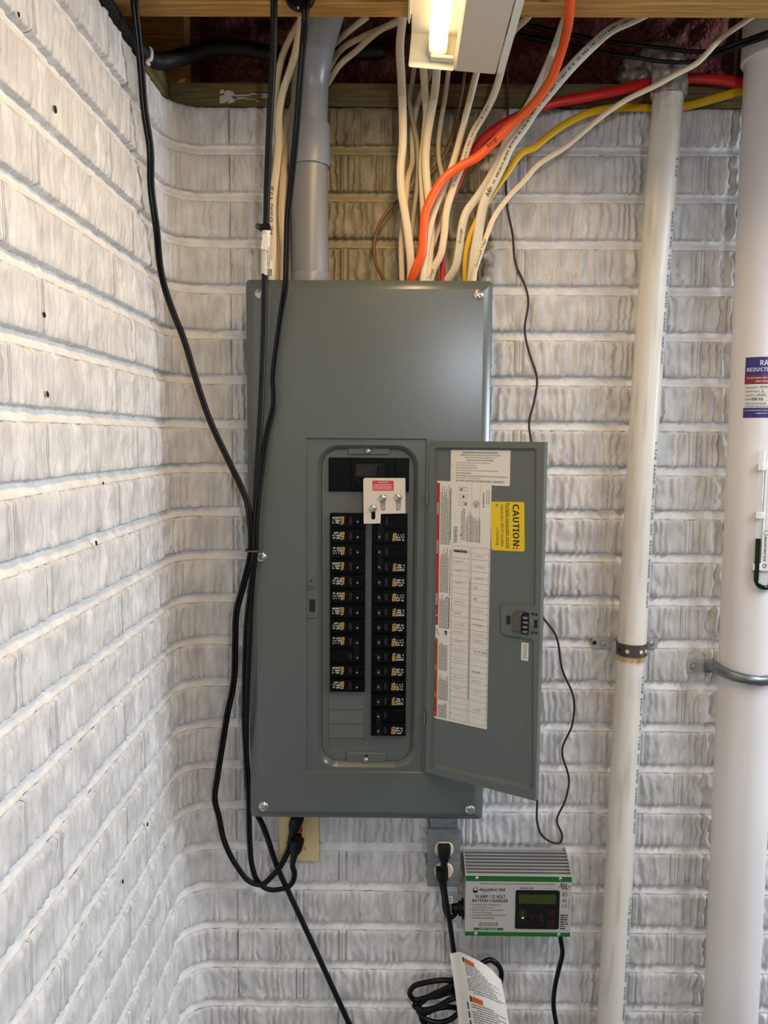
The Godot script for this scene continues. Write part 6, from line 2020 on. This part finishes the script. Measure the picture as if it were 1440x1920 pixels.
	for i in tail.size() - 1:
		var u0: Vector2 = tail[i]
		var u1: Vector2 = tail[i + 1]
		var ya := lerpf(y0, yc, i / 4.0)
		var yb := lerpf(y0, yc, (i + 1) / 4.0)
		quad(st, Vector3(u0.x, ya - 0.010, u0.y), Vector3(u1.x, yb - 0.010, u1.y), Vector3(u1.x, yb + 0.010, u1.y), Vector3(u0.x, ya + 0.010, u0.y))
		quad(st, Vector3(u1.x, yb - 0.010, u1.y - 0.0013), Vector3(u0.x, ya - 0.010, u0.y - 0.0013), Vector3(u0.x, ya + 0.010, u0.y - 0.0013), Vector3(u1.x, yb + 0.010, u1.y - 0.0013))
		quad(st, Vector3(u0.x, ya - 0.010, u0.y - 0.0013), Vector3(u1.x, yb - 0.010, u1.y - 0.0013), Vector3(u1.x, yb - 0.010, u1.y), Vector3(u0.x, ya - 0.010, u0.y))
		quad(st, Vector3(u0.x, ya + 0.010, u0.y), Vector3(u1.x, yb + 0.010, u1.y), Vector3(u1.x, yb + 0.010, u1.y - 0.0013), Vector3(u0.x, ya + 0.010, u0.y - 0.0013))
	lathe(mb.st(M.pit), [Vector2(0.0038, 0), Vector2(0, 0.0001)], facing(Vector3(fl.x + 0.0035, y0, 0.0047), Vector3(0, 0, 1)), 12)
	lathe(mb.st(M.pit), [Vector2(0.0036, 0), Vector2(0, 0.0001)], facing(Vector3(fl.x + 0.0385, lerpf(y0, yc, 0.55), 0.0160), Vector3(-0.45, 0, 0.9)), 12)
	var fr := Vector3(0.4686, 1.2148, 0.008)
	prism(st, rrect(px + 0.018, fr.y - 0.009, fr.x + 0.002, fr.y + 0.009, 0.003, 3), 0.003, 0.0048, 0.0004)
	part(sp, "strap_tail", mb.mesh())
	part(sp, "strap_screw", screw_mesh(0.0058, 0.004, M.zinc, 0.2), Vector3(0.4575, 1.2163, 0.0105))
	part(sp, "strap_screw", screw_mesh(0.0050, 0.003, M.galv_light, 0.9, false), Vector3(0.3756, 1.2146, 0.007))


func pipe_x(y: float) -> float:
	if y < 1.517:
		return lerpf(0.3908, 0.4180, y / 1.517)
	return lerpf(0.4180, 0.4395, pow((y - 1.517) / 0.618, 1.25))


func band(st: SurfaceTool, cx: float, cz: float, r: float, th: float, y0: float, y1: float, a0: float, a1: float, lean: float) -> void:
	var n := 28
	for i in n:
		var p := []
		for a in [lerpf(a0, a1, float(i) / n), lerpf(a0, a1, float(i + 1) / n)]:
			for q in [[r + th, y0], [r + th, y1], [r, y0], [r, y1]]:
				p.append(Vector3(cx + sin(a) * q[0], q[1] + lean * a, cz + cos(a) * q[0]))
		quad(st, p[0], p[4], p[5], p[1])
		quad(st, p[6], p[2], p[3], p[7])
		quad(st, p[1], p[5], p[7], p[3])
		quad(st, p[2], p[6], p[4], p[0])


func radon_pipe() -> void:
	var r := 0.0445
	var cx := 0.600
	var cz := 0.060
	var t := thing("white_pipe", "wide white plastic pipe at the right edge carrying a purple and white label", "pipe", Vector3(0.606, 0.0, cz))
	var mb := MB.new()
	sweep(mb.st(M.pvc_big), PackedVector3Array([Vector3(0.609, 0.0, cz), Vector3(0.606, 0.55, cz), Vector3(0.600, 1.70, cz), Vector3(0.5985, 2.10, cz), Vector3(0.598, 2.39, cz)]), r, r, 40)
	part(t, "pipe", mb.mesh())
	mb = MB.new()
	var lip := Vector3(0.5446, 2.1652, 0.06)
	lathe(mb.st(M.pvc_big), [Vector2(r, -0.0005), Vector2(r + 0.0042, 0.0), Vector2(r + 0.005, 0.0015), Vector2(r + 0.0046, 0.05), Vector2(r + 0.0046, 0.10), Vector2(r, 0.101)], facing(Vector3(0.5984, lip.y, cz), UPV), 40)
	part(t, "coupling", mb.mesh())
	# radon system label wrapped round the front
	var bend := Vector3(0.6003, cz, r)
	var yt := Vector3(0.5574, 1.7033, 0.1).y
	var yb := Vector3(0.5579, 1.6079, 0.1).y
	var H := yt - yb
	var a0 := -0.93
	var u0 := r * a0
	var u1 := u0 + 0.078
	mb = MB.new()
	var z := 0.0003
	for q in [[M.purple, 0.0, 0.30], [M.maroon, 0.30, 0.445], [M.paper, 0.445, 0.835], [M.purple, 0.835, 1.0]]:
		var st := mb.st(q[0])
		st.set_smooth_group(1)
		var n := 24
		for i in n:
			var x0 := lerpf(u0, u1, float(i) / n)
			var x1 := lerpf(u0, u1, float(i + 1) / n)
			var ya: float = yt - H * q[2]
			var yz: float = yt - H * q[1]
			quad(st, curl(Vector3(x0, ya, z), bend), curl(Vector3(x1, ya, z), bend), curl(Vector3(x1, yz, z), bend), curl(Vector3(x0, yz, z), bend))
		st.set_smooth_group(-1)
	var zt := 0.0006
	var wht := mb.st(M.paper)
	wht.set_smooth_group(-1)
	var um := (u0 + u1) / 2
	txt(wht, "RADON", Vector3(um, yt - H * 0.095, zt), RT, UPV, 0.034, H * 0.085, "Droid Sans", 700, bend)
	txt(wht, "REDUCTION SYSTEM", Vector3(um, yt - H * 0.205, zt), RT, UPV, 0.072, H * 0.062, "Droid Sans", 700, bend)
	txt(wht, "Do not tamper with or adjust this system at any", Vector3(um, yt - H * 0.345, zt), RT, UPV, 0.070, H * 0.034, "Droid Sans", 700, bend)
	txt(wht, "time. Contact the installer.", Vector3(um, yt - H * 0.395, zt), RT, UPV, 0.044, H * 0.034, "Droid Sans", 700, bend)
	var ink := mb.st(M.ink)
	var row := 0
	for q in [["INSTALLED BY:", 0.500], ["DATE INSTALLED:", 0.565], ["LIC/CERT #:", 0.630], ["PHONE:", 0.695], ["INITIAL VACUUM PRESSURE", 0.765], ["ESTIMATED FAN ELECTRICITY", 0.812]]:
		var s: String = q[0]
		var w := s.length() * 0.00135
		txt(ink, s, Vector3(u0 + 0.003 + w / 2, yt - H * q[1], zt), RT, UPV, w, H * 0.028, "Droid Sans", 400, bend)
		if row < 4:
			bar2(ink, Vector3(u0 + 0.004 + w, yt - H * (q[1] + 0.02), zt), u1 - 0.004, 0.0002, bend)
		row += 1
	txt(ink, "6", Vector3(u0 + 0.0275, yt - H * 0.560, zt), RT, UPV, 0.0024, H * 0.045, "Droid Sans", 400, bend)
	txt(ink, "709-53", Vector3(u0 + 0.020, yt - H * 0.690, zt), RT, UPV, 0.0175, H * 0.040, "Droid Sans", 700, bend)
	for q in [[0.023, 0.492], [0.019, 0.625]]:
		for i in 5:
			var p := Vector3(u0 + q[0] + i * 0.0028, yt - H * (q[1] + 0.012), zt)
			quad(ink, curl(p, bend), curl(p + Vector3(0.0005, 0, 0), bend), curl(p + Vector3(0.0018, 0.0024 + 0.0015 * (i % 2), 0), bend), curl(p + Vector3(0.0012, 0.0024 + 0.0015 * (i % 2), 0), bend))
			quad(ink, curl(p + Vector3(0.0012, 0.0024, 0), bend), curl(p + Vector3(0.0022, 0, 0), bend), curl(p + Vector3(0.0028, 0, 0), bend), curl(p + Vector3(0.0018, 0.0024, 0), bend))
	txt(wht, "It is recommended to test for radon every two years or as", Vector3(um, yt - H * 0.880, zt), RT, UPV, 0.073, H * 0.028, "Droid Sans", 700, bend)
	txt(wht, "suggested by your state.", Vector3(um, yt - H * 0.925, zt), RT, UPV, 0.040, H * 0.028, "Droid Sans", 700, bend)
	var l := part(t, "system_label", mb.mesh())
	l.set_meta("label", "purple, red and white system label")
	# wall bracket: flat ear, twist, round bar over the pipe
	var br := thing("pipe_strap", "round steel bracket bar bolted to the wall around the wide white pipe", "strap", Vector3(0.5378, 1.1738, 0))
	mb = MB.new()
	var ear := Vector3(0.5244, 1.1761, 0.008)
	var e1 := Vector3(0.5572, 1.176, 0.01)
	prism(mb.st(M.galv_light), rrect(ear.x, ear.y - 0.0115, e1.x, ear.y + 0.0115, 0.0055, 4), 0.003, 0.0065, 0.0006)
	var arc := []
	for i in 15:
		var a := lerpf(-1.45, 1.5, i / 14.0)
		arc.append(Vector3(0.6023 + sin(a) * (r + 0.0075), Vector3(0.5814, 1.1827, 0.11).y + 0.008 * absf(a) * (0.6 if a < 0 else 0.2), cz + cos(a) * (r + 0.0075)))
	var path := [Vector3(e1.x - 0.004, ear.y, 0.006), Vector3(e1.x + 0.010, ear.y + 0.0005, 0.013), Vector3(e1.x + 0.020, ear.y - 0.001, 0.030)]
	path.append_array(arc)
	var s := spline(path, 5)
	var n := s.size()
	var st := mb.st(M.steel)
	# flattened at the ear, round round the pipe
	var rings := []
	st.set_smooth_group(1)
	for i in n:
		var f := smoothstep(0.02, 0.16, float(i) / n)
		var tdir := (s[mini(i + 1, n - 1)] - s[maxi(i - 1, 0)]).normalized()
		var up := (UPV - tdir * tdir.y).normalized()
		var side := tdir.cross(up)
		var ring := PackedVector3Array()
		for k in 14:
			var g := TAU * k / 14
			ring.append(s[i] + up * cos(g) * lerpf(0.0112, 0.0085, f) + side * sin(g) * lerpf(0.0016, 0.0072, f))
		rings.append(ring)
	for i in n - 1:
		for k in 14:
			var j := (k + 1) % 14
			quad(st, rings[i][k], rings[i][j], rings[i + 1][j], rings[i + 1][k])
	part(br, "bracket_bar", mb.mesh())
	mb = MB.new()
	var sc := Vector3(0.5353, 1.1748, 0.0065)
	lathe(mb.st(M.zinc), [Vector2(0.0078, 0), Vector2(0.0078, 0.0012), Vector2(0.0045, 0.0014), Vector2(0.0042, 0.005), Vector2(0, 0.0052)], facing(sc, Vector3(0, 0, 1)), 6, false)
	lathe(mb.st(M.zinc), [Vector2(0.0082, 0), Vector2(0.0080, 0.0010), Vector2(0, 0.0011)], facing(sc, Vector3(0, 0, 1)), 18)
	part(br, "bracket_screw", mb.mesh())
	# U-tube manometer hung on the pipe
	var mt := thing("manometer", "clear U-tube manometer with green liquid hung on the wide white pipe", "gauge", Vector3(0.6014, 1.3307, 0.11))
	var top := Vector3(0.587, 1.5584, 0.112)
	var bot := Vector3(0.5953, 1.3311, 0.112)
	var lx := Vector3(0.5879, 1.4585, 0.112).x
	var zz := cz + r + 0.006
	var plx := Vector3(0.5948, 1.4582, 0.108).x
	mb = MB.new()
	st = mb.st(M.white_plastic)
	var p0 := Vector3(0.5993, 1.3627, 0.109)
	var p1 := Vector3(0.5929, 1.5365, 0.109)
	prism(st, rrect(plx, p0.y, plx + 0.024, p1.y, 0.001, 2), zz - 0.0035, zz - 0.0015, 0.0004)
	ink = mb.st(M.ink)
	for i in 44:
		var y := lerpf(p1.y - 0.012, p0.y + 0.052, i / 43.0)
		bar(ink, Vector3(plx + 0.0035, y, zz - 0.0013), Vector3(plx + (0.0085 if i % 5 == 0 else 0.006), y, zz - 0.0013), UPV, 0.0004)
	ring_print(ink, Vector3(plx + 0.006, lerpf(p0.y, p1.y, 0.355), zz - 0.0013), 0.0042, 0.0007)
	txt(ink, "MANOMETER", Vector3(plx + 0.0055, lerpf(p0.y, p1.y, 0.205), zz - 0.0013), -UPV, RT, 0.040, 0.0036, "Droid Sans", 700)
	ring_print(ink, Vector3(plx + 0.006, lerpf(p0.y, p1.y, 0.05), zz - 0.0013), 0.0034, 0.0012)
	part(mt, "scale_plate", mb.mesh())
	var yliq := Vector3(0.5918, 1.4157, 0.112).y
	var rt := 0.0042
	for side in 2:
		mb = MB.new()
		var x := lx + 0.030 * side
		lathe(mb.st(M.clear), [Vector2(rt, 0), Vector2(rt, top.y - yliq)], facing(Vector3(x, yliq, zz), UPV), 16)
		part(mt, "glass_tube", mb.mesh())
	mb = MB.new()
	var u := [Vector3(lx, yliq, zz)]
	u.append(Vector3(lx, bot.y + 0.022, zz))
	for i in 9:
		var a := PI * i / 8
		u.append(Vector3(lx + 0.015 - 0.015 * cos(a), bot.y + 0.020 - 0.015 * sin(a), zz))
	u.append(Vector3(lx + 0.030, bot.y + 0.022, zz))
	u.append(Vector3(lx + 0.030, yliq, zz))
	sweep(mb.st(M.dark_green), spline(u, 4), 0.0039, 0.0039, 14)
	part(mt, "green_liquid", mb.mesh())
	for y in [Vector3(0.585, 1.5306, 0.112).y, Vector3(0.589, 1.4534, 0.112).y, Vector3(0.5916, 1.3701, 0.112).y]:
		mb = MB.new()
		box(mb.st(M.white_plastic), Vector3(lx - 0.0062, y - 0.006, zz - 0.0055), Vector3(plx + 0.002, y + 0.005, zz + 0.0010), 0.001)
		part(mt, "tube_clip", mb.mesh())


func bar2(st: SurfaceTool, p: Vector3, x1: float, h: float, bend: Vector3) -> void:
	var n := 8
	for i in n:
		var a := Vector3(lerpf(p.x, x1, float(i) / n), p.y, p.z)
		var b := Vector3(lerpf(p.x, x1, float(i + 1) / n), p.y, p.z)
		quad(st, curl(a, bend), curl(b, bend), curl(b + UPV * h, bend), curl(a + UPV * h, bend))


# ---------------------------------------------------------------- small things near the ceiling
func odds_and_ends() -> void:
	# ribbed black hose along the left sill that turns into the rim bay
	var mb := MB.new()
	var st := mb.st(M.hose)
	var s := spline([Vector3(-0.379, 2.134, 1.75), Vector3(-0.379, 2.134, 1.2), Vector3(-0.379, 2.134, 0.8), Vector3(-0.379, 2.134, 0.5), Vector3(-0.379, 2.134, 0.3), Vector3(-0.378, 2.134, 0.20), Vector3(-0.374, 2.137, 0.15), Vector3(-0.3699, 2.147, 0.1), Vector3(-0.3557, 2.1682, 0.055), Vector3(-0.3351, 2.1838, 0.035), Vector3(-0.2943, 2.2005, 0.024), Vector3(-0.2512, 2.2016, 0.022), Vector3(-0.2082, 2.196, 0.02), Vector3(-0.1569, 2.1948, 0.012), Vector3(-0.0874, 2.2016, 0.005), Vector3(-0.0172, 2.2065, 0.002)], 10)
	var n := s.size()
	var rings := []
	st.set_smooth_group(1)
	var side := Vector3.UP
	for i in n * 4 - 3:
		var f := i / 4.0
		var k := mini(int(f), n - 2)
		var p := s[k].lerp(s[k + 1], f - k)
		var t := (s[k + 1] - s[k]).normalized()
		side = (side - t * side.dot(t)).normalized()
		var up := t.cross(side)
		var rr := 0.0122 + (0.0007 if i % 4 < 2 else -0.0006)
		var ring := PackedVector3Array()
		for j in 16:
			var a := TAU * j / 16
			ring.append(p + side * cos(a) * rr + up * sin(a) * rr)
		rings.append(ring)
	for i in rings.size() - 1:
		for j in 16:
			quad(st, rings[i][j], rings[i][(j + 1) % 16], rings[i + 1][(j + 1) % 16], rings[i + 1][j])
	single("black_hose", mb.mesh(), "thick ribbed black hose running along the top of the left wall into the dark bay", "hose")
	# white hook under the hose
	mb = MB.new()
	var hook := [Vector3(-0.367, 2.1251, 0.135), Vector3(-0.3679, 2.1259, 0.14), Vector3(-0.3664, 2.128, 0.142), Vector3(-0.3624, 2.1288, 0.142), Vector3(-0.3607, 2.1333, 0.142), Vector3(-0.3606, 2.1393, 0.142), Vector3(-0.3627, 2.1448, 0.14), Vector3(-0.3678, 2.1481, 0.136), Vector3(-0.3743, 2.1525, 0.12)]
	sweep(mb.st(M.white_plastic), spline(hook, 5), 0.0028, 0.0034, 8)
	single("pipe_hook", mb.mesh(), "small white plastic hook holding the black hose in the corner", "hook")
	# two dark cables over the slim pipe's elbow
	var G := "dark cables draped across the elbow of the slim white pipe"
	for q in [[[Vector3(0.19, 2.2448, 0.02), Vector3(0.2746, 2.2221, 0.03), Vector3(0.3299, 2.2013, 0.05), Vector3(0.3653, 2.184, 0.075), Vector3(0.3992, 2.175, 0.086), Vector3(0.4447, 2.1687, 0.088), Vector3(0.4578, 2.1672, 0.088), Vector3(0.4873, 2.167, 0.092), Vector3(0.5105, 2.164, 0.12), Vector3(0.5501, 2.1711, 0.14), Vector3(0.5913, 2.1812, 0.15)], "upper of the two dark cables draped across the white elbow"], [[Vector3(0.1904, 2.2267, 0.02), Vector3(0.2752, 2.2041, 0.03), Vector3(0.33, 2.1827, 0.052), Vector3(0.3742, 2.1629, 0.078), Vector3(0.4041, 2.1546, 0.086), Vector3(0.4364, 2.1515, 0.088), Vector3(0.4585, 2.1527, 0.088), Vector3(0.4922, 2.1594, 0.095), Vector3(0.5186, 2.1591, 0.124), Vector3(0.5495, 2.1634, 0.142), Vector3(0.5918, 2.1723, 0.15)], "lower of the two dark cables draped across the white elbow"]]:
		single("dark_cable", tube_mesh(q[0], 0.0031, 0.0031, M.black_soft, 6, 10), q[1], "cable", G)
	# round black cord hanger screwed to the joist's face
	var t := thing("cord_hanger", "round black cord hanger fixed to the joist's face at the top edge", "hanger", Vector3(-0.1282, 2.1647, 0.2405))
	mb = MB.new()
	var c := Vector3(-0.128, 2.1653, 0.242)
	lathe(mb.st(M.black), [Vector2(0, 0), Vector2(0.0205, 0), Vector2(0.0205, 0.006), Vector2(0.018, 0.009), Vector2(0.009, 0.010), Vector2(0.007, 0.016), Vector2(0.004, 0.018), Vector2(0, 0.018)], facing(c, Vector3(0, 0, 1)), 24, true)
	part(t, "hanger_disc", mb.mesh())
	mb = MB.new()
	box(mb.st(M.white_plastic), Vector3(-0.1306, 2.145, 0.251), Vector3(-0.1286, 2.1474, 0.253), 0.0)  # small white spot on the disc
	part(t, "white_spot", mb.mesh())
